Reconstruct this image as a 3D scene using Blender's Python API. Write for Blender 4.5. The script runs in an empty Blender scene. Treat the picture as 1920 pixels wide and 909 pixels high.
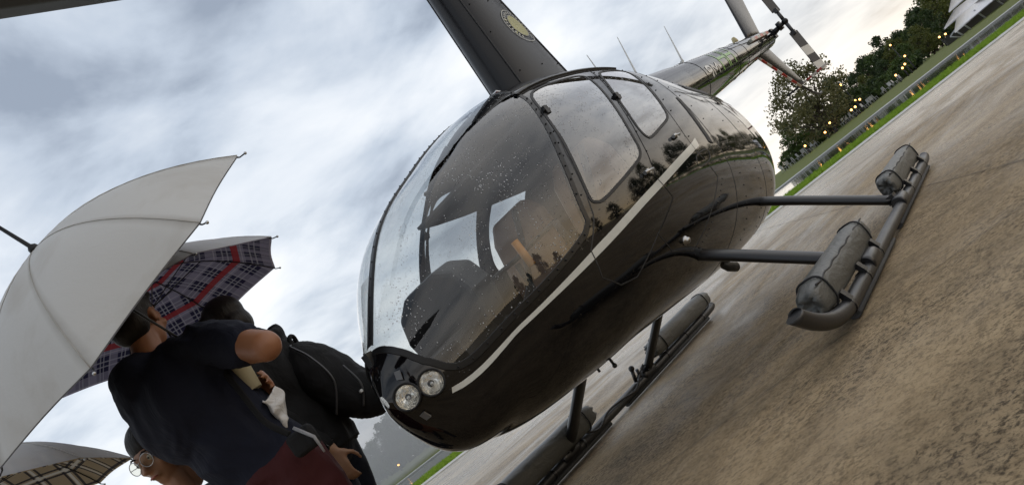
import bpy, bmesh, math, random
from math import pi, sin, cos, radians, sqrt, atan2
from mathutils import Vector, Matrix, Quaternion, noise
from mathutils.geometry import delaunay_2d_cdt
import numpy as np

scene = bpy.context.scene
COL = scene.collection

# ------------------------------------------------------------------ camera
CAM_LOC = Vector((4.28012, 2.084175, 0.6227824))
YAW, PITCH, ROLL = -2.542983, 0.1345384, 0.659147
fw = Vector((cos(YAW)*cos(PITCH), sin(YAW)*cos(PITCH), sin(PITCH)))
r0 = Vector((sin(YAW), -cos(YAW), 0)); u0 = r0.cross(fw)
rt = r0*cos(ROLL) - u0*sin(ROLL); up = r0*sin(ROLL) + u0*cos(ROLL)
cd = bpy.data.cameras.new('camera'); cam = bpy.data.objects.new('camera', cd); COL.objects.link(cam)
m = Matrix.Identity(4)
for i in range(3):
    m[i][0] = rt[i]; m[i][1] = up[i]; m[i][2] = -fw[i]; m[i][3] = CAM_LOC[i]
cam.matrix_world = m
cd.sensor_width = 36; cd.sensor_fit = 'HORIZONTAL'; cd.lens = 1493.18*36/1920
cd.clip_start = 0.05; cd.clip_end = 3000
scene.camera = cam

# ------------------------------------------------------------------ world
SUN_AZ, SUN_EL = radians(118), radians(9)
w = bpy.data.worlds.new('World'); scene.world = w; w.use_nodes = True
nt = w.node_tree; N = nt.nodes; L = nt.links; N.clear()
def nn(t, **k):
    n = N.new(t)
    for a, b in k.items(): setattr(n, a, b)
    return n
out = nn('ShaderNodeOutputWorld'); bg = nn('ShaderNodeBackground'); bg.inputs[1].default_value = 0.1
sky = nn('ShaderNodeTexSky', sky_type='NISHITA', sun_disc=False)
sky.sun_elevation = SUN_EL; sky.sun_rotation = pi/2 - SUN_AZ; sky.dust_density = 2.0
def math_n(op, a=None, b=None, clamp=False):
    n = nn('ShaderNodeMath', operation=op); n.use_clamp = clamp
    for i, x in enumerate((a, b)):
        if x is None: continue
        if isinstance(x, (int, float)): n.inputs[i].default_value = x
        else: L.new(x, n.inputs[i])
    return n.outputs[0]
tc = nn('ShaderNodeTexCoord'); sep = nn('ShaderNodeSeparateXYZ'); L.new(tc.outputs['Generated'], sep.inputs[0])
zc = math_n('MAXIMUM', sep.outputs[2], 0.0)
den = math_n('ADD', zc, 0.16)
cx = math_n('DIVIDE', sep.outputs[0], den); cy = math_n('DIVIDE', sep.outputs[1], den)
comb = nn('ShaderNodeCombineXYZ'); L.new(cx, comb.inputs[0]); L.new(cy, comb.inputs[1])
def fbm(scale, detail, rough, dist, off):
    mp = nn('ShaderNodeMapping'); mp.inputs['Location'].default_value = off; L.new(comb.outputs[0], mp.inputs[0])
    t = nn('ShaderNodeTexNoise'); t.inputs['Scale'].default_value = scale; t.inputs['Detail'].default_value = detail
    t.inputs['Roughness'].default_value = rough; t.inputs['Distortion'].default_value = dist
    L.new(mp.outputs[0], t.inputs['Vector']); return t.outputs['Fac']
def ramp(fac, stops):
    r = nn('ShaderNodeValToRGB'); cr = r.color_ramp
    while len(cr.elements) < len(stops): cr.elements.new(0.5)
    for e, (p, c) in zip(cr.elements, stops): e.position = p; e.color = (*c, 1)
    L.new(fac, r.inputs[0]); return r.outputs[0]
def mixc(f, a, b, bt='MIX'):
    n = nn('ShaderNodeMix', data_type='RGBA', blend_type=bt)
    for s, x in ((0, f), (6, a), (7, b)):
        if isinstance(x, (int, float)): n.inputs[s].default_value = x
        elif isinstance(x, tuple): n.inputs[s].default_value = (*x, 1)
        else: L.new(x, n.inputs[s])
    return n.outputs[2]
n1 = fbm(0.85, 7, 0.53, 0.3, (3.1, 1.7, 0)); n2 = fbm(2.3, 7, 0.53, 0.35, (7.7, 4.2, 0))
nsum = math_n('ADD', math_n('MULTIPLY', n1, 0.66), math_n('MULTIPLY', n2, 0.34))
cloud = ramp(nsum, [(0.40, (3.0, 3.5, 4.35)), (0.455, (5.0, 5.65, 6.6)), (0.52, (7.0, 7.5, 8.2)), (0.61, (8.9, 9.1, 9.4))])
skyc = mixc(0.86, sky.outputs[0], cloud)
# light grey-white haze low down, warm where the sun sets
hz = math_n('POWER', math_n('SUBTRACT', 1.0, math_n('MULTIPLY', zc, 1.0), True), 14)
skyc = mixc(math_n('MULTIPLY', hz, 0.55), skyc, (9.6, 9.9, 10.2))
sd = (cos(SUN_AZ), sin(SUN_AZ))
dot = math_n('ADD', math_n('MULTIPLY', sep.outputs[0], sd[0]), math_n('MULTIPLY', sep.outputs[1], sd[1]))
dp = math_n('POWER', math_n('MULTIPLY', math_n('ADD', dot, 1.0), 0.5, True), 2.2)
zl = math_n('POWER', math_n('SUBTRACT', 1.0, zc, True), 9)
skyc = mixc(math_n('MULTIPLY', math_n('MULTIPLY', dp, zl), 1.0, True), skyc, (13.0, 9.6, 5.2))
L.new(skyc, bg.inputs[0]); L.new(bg.outputs[0], out.inputs[0])

# ------------------------------------------------------------------ sun (low, behind cloud)
sl = bpy.data.lights.new('sun', 'SUN'); sl.energy = 0.5; sl.angle = radians(150); sl.color = (1.0, 0.80, 0.58)
so = bpy.data.objects.new('sun', sl); COL.objects.link(so)
so.rotation_euler = Vector((cos(SUN_AZ)*cos(SUN_EL), sin(SUN_AZ)*cos(SUN_EL), sin(SUN_EL))).to_track_quat('Z', 'Y').to_euler()

scene.view_settings.view_transform = 'Standard'; scene.view_settings.look = 'None'
scene.view_settings.exposure = 0.35; scene.view_settings.gamma = 1.0; scene.view_settings.use_curve_mapping = False
scene.cycles.use_denoising = True
scene.cycles.max_bounces = 7; scene.cycles.adaptive_threshold = .02; scene.cycles.transparent_max_bounces = 16; scene.cycles.caustics_reflective = False; scene.cycles.caustics_refractive = False

# ------------------------------------------------------------------ helpers
R0 = Vector((sin(YAW), -cos(YAW), 0)); F0 = Vector((cos(YAW), sin(YAW), 0))
def rf(r, f, z=0.0):
    'ground frame: metres to the right of and ahead of where the photographer stands'
    p = Vector((CAM_LOC.x, CAM_LOC.y, 0)) + R0*r + F0*f; p.z = z; return p
RFM = Matrix(((R0.x, F0.x, 0), (R0.y, F0.y, 0), (0, 0, 1)))

class MB:
    def __init__(s): s.v = []; s.f = []; s.mi = []; s.sm = []; s.uv = None
    def add(s, vs, fs, mi=0, smooth=True):
        o = len(s.v); s.v += [Vector(p) for p in vs]
        for f in fs: s.f.append([o+i for i in f]); s.mi.append(mi); s.sm.append(smooth)
        return s
    def box(s, c, d, rot=None, mi=0, taper=1.0):
        c = Vector(c); vs = []
        for z in (-1, 1):
            t = taper if z > 0 else 1.0
            for y in (-1, 1):
                for x in (-1, 1): vs.append(Vector((x*d[0]*t/2, y*d[1]*t/2, z*d[2]/2)))
        if rot is not None: vs = [rot @ p for p in vs]
        return s.add([c+p for p in vs], [(0,2,3,1),(4,5,7,6),(0,1,5,4),(2,6,7,3),(0,4,6,2),(1,3,7,5)], mi, False)
    def tube(s, pts, rad, n=12, cap=True, mi=0, flat=1.0, upv=None):
        pts = [Vector(p) for p in pts]; k = len(pts)
        if not hasattr(rad, '__len__'): rad = [rad]*k
        ref = None; rings = []
        for i, p in enumerate(pts):
            t = (pts[min(i+1, k-1)] - pts[max(i-1, 0)]).normalized()
            if ref is None:
                a = Vector(upv) if upv is not None else (Vector((0,0,1)) if abs(t.z) < .9 else Vector((1,0,0)))
                ref = (a - t*a.dot(t)).normalized()
            else: ref = (ref - t*ref.dot(t)).normalized()
            b = t.cross(ref)
            rings.append([p + ref*cos(2*pi*j/n)*rad[i] + b*sin(2*pi*j/n)*rad[i]*flat for j in range(n)])
        vs = [q for r in rings for q in r]
        fs = [(i*n+j, i*n+(j+1) % n, (i+1)*n+(j+1) % n, (i+1)*n+j) for i in range(k-1) for j in range(n)]
        s.add(vs, fs, mi)
        if cap:
            s.add(rings[0], [tuple(range(n))[::-1]], mi, False); s.add(rings[-1], [tuple(range(n))], mi, False)
        return s
    def ball(s, c, r, n=12, m=8, rot=None, mi=0):
        c = Vector(c); r = (r, r, r) if not hasattr(r, '__len__') else r
        vs = []
        for i in range(m+1):
            a = pi*i/m
            for j in range(n):
                b = 2*pi*j/n; p = Vector((sin(a)*cos(b)*r[0], sin(a)*sin(b)*r[1], -cos(a)*r[2]))
                vs.append(c + (rot @ p if rot is not None else p))
        return s.add(vs, [(i*n+j, i*n+(j+1) % n, (i+1)*n+(j+1) % n, (i+1)*n+j) for i in range(m) for j in range(n)], mi)
    def bone(s, a, b, ra, rb, n=12):
        a = Vector(a); b = Vector(b); s.ball(a, ra, n); s.ball(b, rb, n)
        return s.tube([a, b], [ra, rb], n)
    def lathe(s, prof, n=24, M=None, mi=0):
        'prof: (radius, height) list'
        vs = []
        for r, h in prof:
            for j in range(n):
                p = Vector((r*cos(2*pi*j/n), r*sin(2*pi*j/n), h)); vs.append(M @ p if M is not None else p)
        k = len(prof)
        return s.add(vs, [(i*n+j, i*n+(j+1) % n, (i+1)*n+(j+1) % n, (i+1)*n+j) for i in range(k-1) for j in range(n)], mi)
    def poly(s, pts, h, mi=0, axis=None):
        'flat polygon pts extruded by vector h'
        pts = [Vector(p) for p in pts]; h = Vector(h); n = len(pts)
        vs = pts + [p+h for p in pts]
        return s.add(vs, [tuple(range(n))[::-1], tuple(range(n, 2*n))] + [(i, (i+1) % n, n+(i+1) % n, n+i) for i in range(n)], mi, False)
    def mesh(s, name, mats):
        me = bpy.data.meshes.new(name); me.from_pydata([tuple(p) for p in s.v], [], s.f)
        for mt in mats: me.materials.append(mt)
        me.polygons.foreach_set('material_index', s.mi); me.polygons.foreach_set('use_smooth', s.sm)
        me.update(); return me
    def build(s, name, mats, parent=None, fixn=True):
        if not isinstance(mats, (list, tuple)): mats = [mats]
        me = s.mesh(name, mats)
        if fixn:
            bm = bmesh.new(); bm.from_mesh(me); bmesh.ops.remove_doubles(bm, verts=bm.verts, dist=1e-5)
            bmesh.ops.recalc_face_normals(bm, faces=bm.faces); bm.to_mesh(me); bm.free()
        return link(name, me, parent)
def link(name, me, parent=None):
    o = bpy.data.objects.new(name, me); COL.objects.link(o)
    if parent is not None: o.parent = parent
    return o
def tag(o, label=None, cat=None, group=None, kind=None):
    if label: o['label'] = label
    if cat: o['category'] = cat
    if group: o['group'] = group
    if kind: o['kind'] = kind
    return o
def empty(name, loc=(0, 0, 0), rz=0.0):
    o = bpy.data.objects.new(name, None); COL.objects.link(o); o.location = loc; o.rotation_euler.z = rz; o.empty_display_size = .1; return o
def copy_tree(o, parent=None):
    c = o.copy(); COL.objects.link(c)
    if parent is not None: c.parent = parent
    for ch in list(o.children): copy_tree(ch, c)
    return c
def catmull(P, k=6, closed=False):
    P = [Vector(p) for p in P]; n = len(P); o = []
    rng = range(n) if closed else range(n-1)
    for i in rng:
        a = P[(i-1) % n] if closed or i > 0 else P[0]; b = P[i]; c = P[(i+1) % n]; d = P[(i+2) % n] if closed or i+2 < n else P[-1]
        for j in range(k):
            t = j/k; o.append(.5*((2*b)+(c-a)*t+(2*a-5*b+4*c-d)*t*t+(3*b-a-3*c+d)*t**3))
    if not closed: o.append(P[-1])
    return o

# ------------------------------------------------------------------ materials
class Mat:
    def __init__(s, name):
        s.m = bpy.data.materials.new(name); s.m.use_nodes = True; s.t = s.m.node_tree; s.n = s.t.nodes; s.n.clear()
        s.o = s.n.new('ShaderNodeOutputMaterial')
    def new(s, t, **k):
        x = s.n.new(t)
        for a, b in k.items():
            if hasattr(x, a): setattr(x, a, b)
        return x
    def set(s, sock, v):
        if isinstance(v, (int, float)): sock.default_value = v
        elif isinstance(v, (tuple, list)): sock.default_value = (*v, 1) if len(v) == 3 and sock.type == 'RGBA' else v
        else: s.t.links.new(v, sock)
    def math(s, op, a, b=0.0, clamp=False):
        x = s.new('ShaderNodeMath', operation=op); x.use_clamp = clamp; s.set(x.inputs[0], a); s.set(x.inputs[1], b); return x.outputs[0]
    def mix(s, f, a, b, bt='MIX'):
        x = s.new('ShaderNodeMix', data_type='RGBA', blend_type=bt); s.set(x.inputs[0], f); s.set(x.inputs[6], a); s.set(x.inputs[7], b); return x.outputs[2]
    def coord(s, scale=(1, 1, 1), kind='Object', rot=(0, 0, 0)):
        c = s.new('ShaderNodeTexCoord'); mp = s.new('ShaderNodeMapping'); mp.inputs['Scale'].default_value = scale; mp.inputs['Rotation'].default_value = rot
        s.t.links.new(c.outputs[kind], mp.inputs[0]); return mp.outputs[0]
    def noise(s, scale, detail=4, rough=.55, vec=None, dist=0.0):
        x = s.new('ShaderNodeTexNoise'); s.set(x.inputs['Scale'], scale); s.set(x.inputs['Detail'], detail); s.set(x.inputs['Roughness'], rough); s.set(x.inputs['Distortion'], dist)
        if vec is not None: s.t.links.new(vec, x.inputs['Vector'])
        return x.outputs['Fac']
    def voro(s, scale, vec=None, feature='F1', rand=1.0, outp='Distance'):
        x = s.new('ShaderNodeTexVoronoi', feature=feature); s.set(x.inputs['Scale'], scale); s.set(x.inputs['Randomness'], rand)
        if vec is not None: s.t.links.new(vec, x.inputs['Vector'])
        return x.outputs[outp]
    def ramp(s, fac, stops):
        r = s.new('ShaderNodeValToRGB'); cr = r.color_ramp
        while len(cr.elements) < len(stops): cr.elements.new(.5)
        for e, (p, c) in zip(cr.elements, stops): e.position = p; e.color = (*c, 1) if hasattr(c, '__len__') else (c, c, c, 1)
        s.t.links.new(fac, r.inputs[0]); return r.outputs[0]
    def bump(s, h, strength=.3, dist=.01, normal=None):
        b = s.new('ShaderNodeBump'); s.set(b.inputs['Strength'], strength); s.set(b.inputs['Distance'], dist); s.set(b.inputs['Height'], h)
        if normal is not None: s.set(b.inputs['Normal'], normal)
        return b.outputs[0]
    def pbr(s, col, rough=.5, metal=0.0, spec=.5, coat=0.0, normal=None, **k):
        p = s.new('ShaderNodeBsdfPrincipled')
        s.set(p.inputs['Base Color'], col); s.set(p.inputs['Roughness'], rough); s.set(p.inputs['Metallic'], metal); s.set(p.inputs['Specular IOR Level'], spec); s.set(p.inputs['Coat Weight'], coat)
        if normal is not None: s.set(p.inputs['Normal'], normal)
        for a, v in k.items(): s.set(p.inputs[a], v)
        s.t.links.new(p.outputs[0], s.o.inputs[0]); return s.m
def simple(name, col, rough=.5, metal=0.0, var=.18, nscale=9.0, bump=0.0, bscale=60.0, spec=.5):
    M = Mat(name); v = M.coord(); nz = M.noise(nscale, 5, .6, v)
    c = M.mix(nz, tuple(x*(1-var) for x in col), tuple(min(1, x*(1+var)) for x in col))
    r = M.math('ADD', M.math('MULTIPLY', nz, .16), rough-.08)
    nrm = M.bump(M.noise(bscale, 4, .6, v), bump, .004) if bump else None
    return M.pbr(c, r, metal, spec, normal=nrm)
MATTE = simple('black_rubber', (.012, .012, .013), .6, bump=.2)
FRAME = simple('black_frame', (.006, .006, .0065), .36, bump=.05, spec=.3)
STEEL = simple('steel', (.42, .42, .42), .28, 1.0)
RED = simple('red_paint', (.35, .03, .025), .3)

# ------------------------------------------------------------------ the setting
def concrete():
    M = Mat('wet_concrete'); v = M.coord()
    big = M.noise(.55, 5, .6, v, .4); mid = M.noise(3.2, 6, .62, v, .3); fine = M.noise(28, 6, .7, v)
    ve = M.new('ShaderNodeTexVoronoi', feature='SMOOTH_F1'); M.set(ve.inputs['Scale'], 34.0); M.set(ve.inputs['Detail'], 1.5)
    wv = M.new('ShaderNodeVectorMath', operation='ADD'); M.t.links.new(v, wv.inputs[0])
    nv = M.new('ShaderNodeTexNoise'); M.set(nv.inputs['Scale'], 22.0); M.t.links.new(v, nv.inputs['Vector'])
    sc_ = M.new('ShaderNodeVectorMath', operation='SCALE'); M.t.links.new(nv.outputs['Color'], sc_.inputs[0]); sc_.inputs['Scale'].default_value = .09
    M.t.links.new(sc_.outputs[0], wv.inputs[1]); M.t.links.new(wv.outputs[0], ve.inputs['Vector'])
    pit = M.ramp(ve.outputs['Distance'], [(.05, 0.0), (.45, 1.0)])
    c = M.ramp(M.math('ADD', M.math('MULTIPLY', big, .55), M.math('MULTIPLY', mid, .45)), [(.39, (.055, .036, .018)), (.46, (.135, .092, .049)), (.53, (.245, .172, .095)), (.62, (.37, .275, .165))])
    c = M.mix(M.math('MULTIPLY', M.math('MULTIPLY', pit, M.noise(11, 4, .6, v)), .85), c, (.46, .35, .215))
    patchy = M.ramp(M.noise(1.3, 4, .6, v, .5), [(.40, .45), (.62, 1.0)])
    f2 = M.noise(70, 5, .75, v, .5); sp_ = M.ramp(M.math('ADD', M.math('MULTIPLY', fine, .45), M.math('MULTIPLY', f2, .55)), [(.47, 0.0), (.58, .85)])
    c = M.mix(M.math('MULTIPLY', sp_, patchy), c, (.022, .015, .010))
    spx = M.new('ShaderNodeSeparateXYZ'); M.t.links.new(v, spx.inputs[0])
    far = M.math('ADD', M.math('ADD', M.math('MULTIPLY', spx.outputs[0], -.022), M.math('MULTIPLY', spx.outputs[1], -.034)), .01)
    wet = M.ramp(M.math('ADD', M.noise(.6, 7, .68, M.coord((.5, 1.4, 1), 'Object', (0, 0, .6)), .8), far), [(.42, 0.0), (.74, 1.0)])
    r = M.math('ADD', M.math('SUBTRACT', .66, M.math('MULTIPLY', wet, .44)), M.math('MULTIPLY', mid, .12))
    hgt = M.math('ADD', M.math('MULTIPLY', pit, .6), M.math('MULTIPLY', fine, .55))
    nrm = M.bump(hgt, .9, .010); nrm = M.bump(mid, .25, .02, nrm)
    return M.pbr(c, r, 0, M.math('ADD', .10, M.math('MULTIPLY', wet, .40)), 0, nrm)
CONC = concrete()
def grass_m(name, a, b, sc=6):
    M = Mat(name); v = M.coord(); n = M.noise(sc, 6, .7, v); n2 = M.noise(.4, 3, .6, v)
    return M.pbr(M.mix(n2, M.mix(n, a, b), tuple((x+y)/2*.9 for x, y in zip(a, b))), .85, 0, .2, 0, M.bump(n, .6, .05))
GRASS = grass_m('bright_grass', (.11, .20, .015), (.20, .30, .03)); LAWN = grass_m('far_lawn', (.085, .10, .02), (.13, .15, .035), 2)
def quad(name, r1, r2, f1, f2, z1, z2, mat, sub=1):
    mb = MB(); n = sub
    vs = []
    for i in range(n+1):
        f = f1+(f2-f1)*i/n
        for j in range(n+1): vs.append(rf(r1+(r2-r1)*j/n, f, z1+(z2-z1)*i/n))
    mb.add(vs, [(i*(n+1)+j, i*(n+1)+j+1, (i+1)*(n+1)+j+1, (i+1)*(n+1)+j) for i in range(n) for j in range(n)], 0, False)
    o = mb.build(name, mat, None, False); tag(o, kind='structure'); return o
quad('ground', -1500, 1500, -1500, 1500, -.6, -.6, LAWN)
ap = quad('apron', -220, 220, -240, 16.75, 0, 0, CONC)
# joints cut across the apron
JM = simple('joint_filler', (.035, .028, .022), .8, bump=.6)
jm = MB()
def joint_line(a, b):
    a = Vector(a); b = Vector(b); d = (b-a).normalized(); s_ = Vector((-d.y, d.x, 0)); vs = []; n = max(2, int((b-a).length/.12))
    for i in range(n+1):
        p = a.lerp(b, i/n); w_ = .0025+.0018*noise.noise(p*6); o_ = s_*.008*noise.noise(p*2.3)
        vs += [p+o_-s_*w_+Vector((0, 0, .004)), p+o_+s_*w_+Vector((0, 0, .004))]
    jm.add(vs, [(2*i, 2*i+1, 2*i+3, 2*i+2) for i in range(n)], 0, False)
jd = Vector((1.35-1.73, .92-.13, 0)).normalized(); jp = Vector((1.55, .5, 0))
js = Vector((-jd.y, jd.x, 0))
for k in range(-2, 4): joint_line(jp+js*5*k-jd*14, jp+js*5*k+jd*14)
for k in range(-2, 3): joint_line(jp+jd*(5*k+1.7)-js*14, jp+jd*(5*k+1.7)+js*18)
jo = jm.build('apron_joint', JM, None); tag(jo, kind='structure')
KERB = simple('pale_kerb', (.48, .47, .43), .6, bump=.3)
mb = MB(); mb.add([rf(-200, 16.75, -.05), rf(200, 16.75, -.05), rf(200, 16.75, .02), rf(-200, 16.75, .02), rf(200, 16.98, .05), rf(-200, 16.98, .05)], [(0, 1, 2, 3), (3, 2, 4, 5)], 0, False); tag(mb.build('kerb', KERB), kind='structure')
quad('grass_verge', -200, 200, 16.95, 21.2, .045, .015, GRASS)
quad('pond_bank', -200, 200, 21.2, 22.0, .015, -.25, GRASS)
# grass blades on the verge
rng = random.Random(4); gv = []; gf = []
for (ra, rb, cnt) in ((-9, -3, 14000), (3.5, 20, 42000)):
    for _ in range(cnt):
        r_ = rng.uniform(ra, rb); f_ = 16.97+4.3*rng.random()**1.2; p = rf(r_, f_, .04-.03*(f_-16.95)/4.25); h = rng.uniform(.035, .095)*(1+.5*noise.noise(p*.7)); a = rng.uniform(0, 6.28); lean = rng.uniform(0, .05)
        d_ = Vector((cos(a), sin(a), 0)); e_ = Vector((-sin(a), cos(a), 0))*rng.uniform(.006, .014); o = len(gv)
        gv += [p-e_, p+e_, p+d_*lean+Vector((0, 0, h))]; gf.append((o, o+1, o+2))
me = bpy.data.meshes.new('verge_grass'); me.from_pydata([tuple(p) for p in gv], [], gf); me.materials.append(grass_m('grass_blades', (.14, .25, .016), (.27, .38, .05), 3)); me.update()
tag(link('verge_grass', me), 'bright green grass along the pond edge', 'grass', kind='stuff')
# pond
def water():
    M = Mat('pond_water'); v = M.coord((1, 1, 1)); n = M.noise(2.2, 4, .6, v, .4); n2 = M.noise(9, 3, .6, v)
    nrm = M.bump(n, .022, .06); nrm = M.bump(n2, .012, .02, nrm)
    return M.pbr((.02, .03, .024), .05, 0, .5, 0, nrm)
quad('pond', -220, 220, 22.0, 43.4, -.12, -.12, water())
COPE = simple('stone_coping', (.27, .28, .27), .45, bump=.3)
mb = MB(); mb.add([rf(-200, 42.6, -.3), rf(200, 42.6, -.3), rf(200, 42.6, -.06), rf(-200, 42.6, -.06), rf(200, 43.6, -.03), rf(-200, 43.6, -.03)], [(0, 1, 2, 3), (3, 2, 4, 5)], 0, False); tag(mb.build('pond_coping', COPE), kind='structure')
# far bank rising a little
quad('far_lawn', -260, 260, 43.6, 62, -.03, .30, LAWN, 1); quad('far_slope', -300, 300, 62, 160, .30, .45, LAWN, 1); quad('far_field', -900, 900, 160, 1200, .45, .5, LAWN, 1)

# ---- trees
ORD = ['first', 'second', 'third', 'fourth', 'fifth', 'sixth', 'seventh', 'eighth', 'ninth', 'tenth', 'eleventh', 'twelfth', 'thirteenth', 'fourteenth', 'fifteenth', 'sixteenth', 'seventeenth', 'eighteenth', 'nineteenth', 'twentieth', 'twenty-first', 'twenty-second', 'twenty-third', 'twenty-fourth']
BARK = simple('bark', (.055, .042, .030), .9, bump=.7, bscale=20)
def leaf_m(name, a, b, c):
    M = Mat(name); v = M.coord(); n = M.noise(1.1, 3, .6, v); rnd = M.new('ShaderNodeObjectInfo'); n2 = M.noise(7, 2, .5, v)
    col = M.mix(M.ramp(n, [(.38, 0.0), (.62, 1.0)]), a, b); col = M.mix(M.ramp(n2, [(.5, 0.0), (.75, .8)]), col, c)
    p = M.new('ShaderNodeBsdfPrincipled'); M.set(p.inputs['Base Color'], col); M.set(p.inputs['Roughness'], .55); M.set(p.inputs['Specular IOR Level'], .35)
    t = M.new('ShaderNodeBsdfTranslucent'); M.set(t.inputs[0], col); mx = M.new('ShaderNodeMixShader'); M.set(mx.inputs[0], .3)
    M.t.links.new(p.outputs[0], mx.inputs[1]); M.t.links.new(t.outputs[0], mx.inputs[2]); M.t.links.new(mx.outputs[0], M.o.inputs[0]); return M.m
LEAF = [leaf_m('olive_leaves', (.085, .088, .032), (.15, .14, .058), (.20, .175, .08)), leaf_m('dark_leaves', (.022, .042, .014), (.045, .072, .020), (.065, .09, .026)), leaf_m('green_leaves', (.040, .075, .016), (.075, .115, .024), (.11, .13, .035)), leaf_m('yellowish_leaves', (.075, .095, .018), (.115, .125, .026), (.16, .145, .04))]
def tree_proto(seed, h, wdt, base, nclump, nleaf, lsize, leafm, hollow=.55):
    rn = random.Random(seed); tb = MB(); lean = Vector((rn.uniform(-.05, .05), rn.uniform(-.05, .05), 0))
    trunk = [Vector((0, 0, -.3))]+[Vector((lean.x*z*2+.1*sin(z), lean.y*z*2+.08*cos(z*1.3), z)) for z in np.linspace(.3, h*.75, 6)]
    r_ = h*.028; tb.tube(trunk, [r_*1.25, r_, r_*.85, r_*.7, r_*.5, r_*.32, r_*.15], 8)
    C = []
    for i in range(nclump):
        for _ in range(40):
            a = rn.uniform(0, 2*pi); zz = rn.uniform(0, 1); rr = (rn.random()**.5)
            prof = (sin(pi*min(1, zz*.86+.14))**.6)*(1-.18*zz)
            rr *= prof
            if rr > prof*hollow*rn.random(): break
        z = base+(h-base)*zz*.97; c = Vector((rr*cos(a)*wdt/2*rn.uniform(.8, 1.12), rr*sin(a)*wdt/2*rn.uniform(.8, 1.12), z)); C.append((c, rn.uniform(.55, 1.15)*wdt*.10))
        if i % 3 == 0:
            k = min(5, max(1, int((z/h)*6)-1)); s_ = trunk[k]; mid = s_.lerp(c, .5)+Vector((0, 0, -.06*h*rn.random())); tb.tube([s_, mid, c], [r_*.38, r_*.22, r_*.06], 5)
    tm = tb.mesh('tree_trunk', [BARK])
    vs = []; fs = []
    for c, cr_ in C:
        for _ in range(nleaf):
            d_ = Vector((rn.gauss(0, 1), rn.gauss(0, 1), rn.gauss(0, .75))); d_ = d_/max(.3, d_.length)*(rn.random()**.4)*cr_*1.25; p = c+d_
            s_ = lsize*rn.uniform(.5, 1.2); q = Quaternion((rn.gauss(0, 1), rn.gauss(0, 1), rn.gauss(0, 1), rn.gauss(0, 1))).normalized(); o = len(vs)
            for e in ((-.5, 0, 0), (0, -.32, .05), (.5, 0, 0), (0, .32, .05)): vs.append(p+q @ (Vector(e)*s_))
            fs.append((o, o+1, o+2, o+3))
    me = bpy.data.meshes.new('tree_crown'); me.from_pydata([tuple(p) for p in vs], [], fs); me.materials.append(leafm); me.update()
    return tm, me
PROTO = [tree_proto(1, 6.0, 7.0, .7, 110, 60, .25, LEAF[0], .45), tree_proto(2, 7.0, 6.2, .9, 95, 60, .34, LEAF[1], .35), tree_proto(3, 6.5, 5.6, .8, 90, 60, .32, LEAF[2], .35), tree_proto(5, 7.5, 6.8, 1.2, 95, 60, .34, LEAF[3], .4), tree_proto(7, 8.0, 5.2, 1.0, 85, 60, .34, LEAF[1], .3)]
SHRUB = [tree_proto(11, 1.7, 3.2, .15, 45, 55, .22, LEAF[2], .2), tree_proto(12, 1.5, 2.8, .1, 45, 55, .22, LEAF[1], .2)]
def tree(pr, r_, f_, sc, rot, label, group, name='tree', cat='tree', z=None, sz=None):
    e = empty(name, rf(r_, f_, (.05+.25*min(1, max(0, (f_-43.6)/18))) if z is None else z), rot); s2 = sz or sc; e.scale = (sc, sc, s2)
    link('trunk', pr[0], e); link('crown', pr[1], e); tag(e, label, cat, group); return e
def azf(az_deg, f_): return math.tan(radians(az_deg))*f_
tree(PROTO[0], azf(21.9, 66), 66, 1.12, .4, 'airy olive tree with sky showing through, behind the tail rotor blade', None)
tree(PROTO[1], azf(23.6, 72), 72, .62, 2.0, 'dark bushy tree crowding the right side of the airy olive tree', None)
tree(PROTO[2], azf(19.7, 74), 74, .55, 1.1, 'small green tree at the foot of the airy olive tree, left side', None)
tree(PROTO[1], azf(21.6, 78), 78, .60, 3.1, 'low dark tree directly behind the airy olive tree', None)
G1 = 'trees of the wood behind the pond, right of the helicopter tail'
rn = random.Random(21)
wood = [(24.8, 96, 1, .62), (25.6, 100, 4, .60), (26.3, 104, 2, .78), (27.0, 100, 1, .66), (27.7, 98, 3, .62), (28.3, 108, 1, .80), (28.9, 104, 2, .74), (29.5, 96, 1, .78), (30.1, 104, 4, .78), (30.8, 112, 3, 1.05), (31.4, 118, 3, 1.1), (32.1, 116, 1, 1.0), (32.9, 120, 2, 1.0), (33.8, 118, 3, 1.05), (34.8, 116, 1, 1.05),
 (24.2, 88, 2, .42), (25.2, 86, 3, .40), (26.6, 84, 1, .44), (28.0, 82, 2, .46), (29.2, 86, 3, .50), (25.9, 120, 1, .9), (27.3, 122, 4, .95), (29.8, 126, 1, 1.1), (31.0, 132, 4, 1.25)]
TONE = {1: 'dark', 2: 'green', 3: 'yellowish', 4: 'tall dark'}; cnt = {}
for i, (a, f_, k, s_) in enumerate(sorted(wood)):
    row = 'front row' if f_ < 90 else ('middle row' if f_ < 119 else 'back row'); c_ = cnt.get((k, row), 0); cnt[(k, row)] = c_+1
    tree(PROTO[k], azf(a, f_), f_, s_, rn.uniform(0, 6), '%s %s tree from the left, %s of the wood' % (ORD[c_], TONE[k], row), G1)
for i in range(16):
    a = 18.6+i*.62; f_ = rn.uniform(74, 82); tree(SHRUB[i % 2], azf(a, f_), f_, rn.uniform(.8, 1.2), rn.uniform(0, 6), '%s low shrub from the left at the foot of the wood beyond the pond' % ORD[i], 'shrubs along the wood edge', 'shrub', 'shrub')
# the wood goes on to the right, out of the frame, and shows in the black paint
for i in range(14):
    a = 36+i*2.4; tree(PROTO[(i*3) % 5], azf(a, 75), 75, 1.0+.3*rn.random(), rn.uniform(0, 6), 'tree of the wood that shows as a dark mirror image in the rear cowling', 'trees mirrored in the rear cowling')
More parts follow.
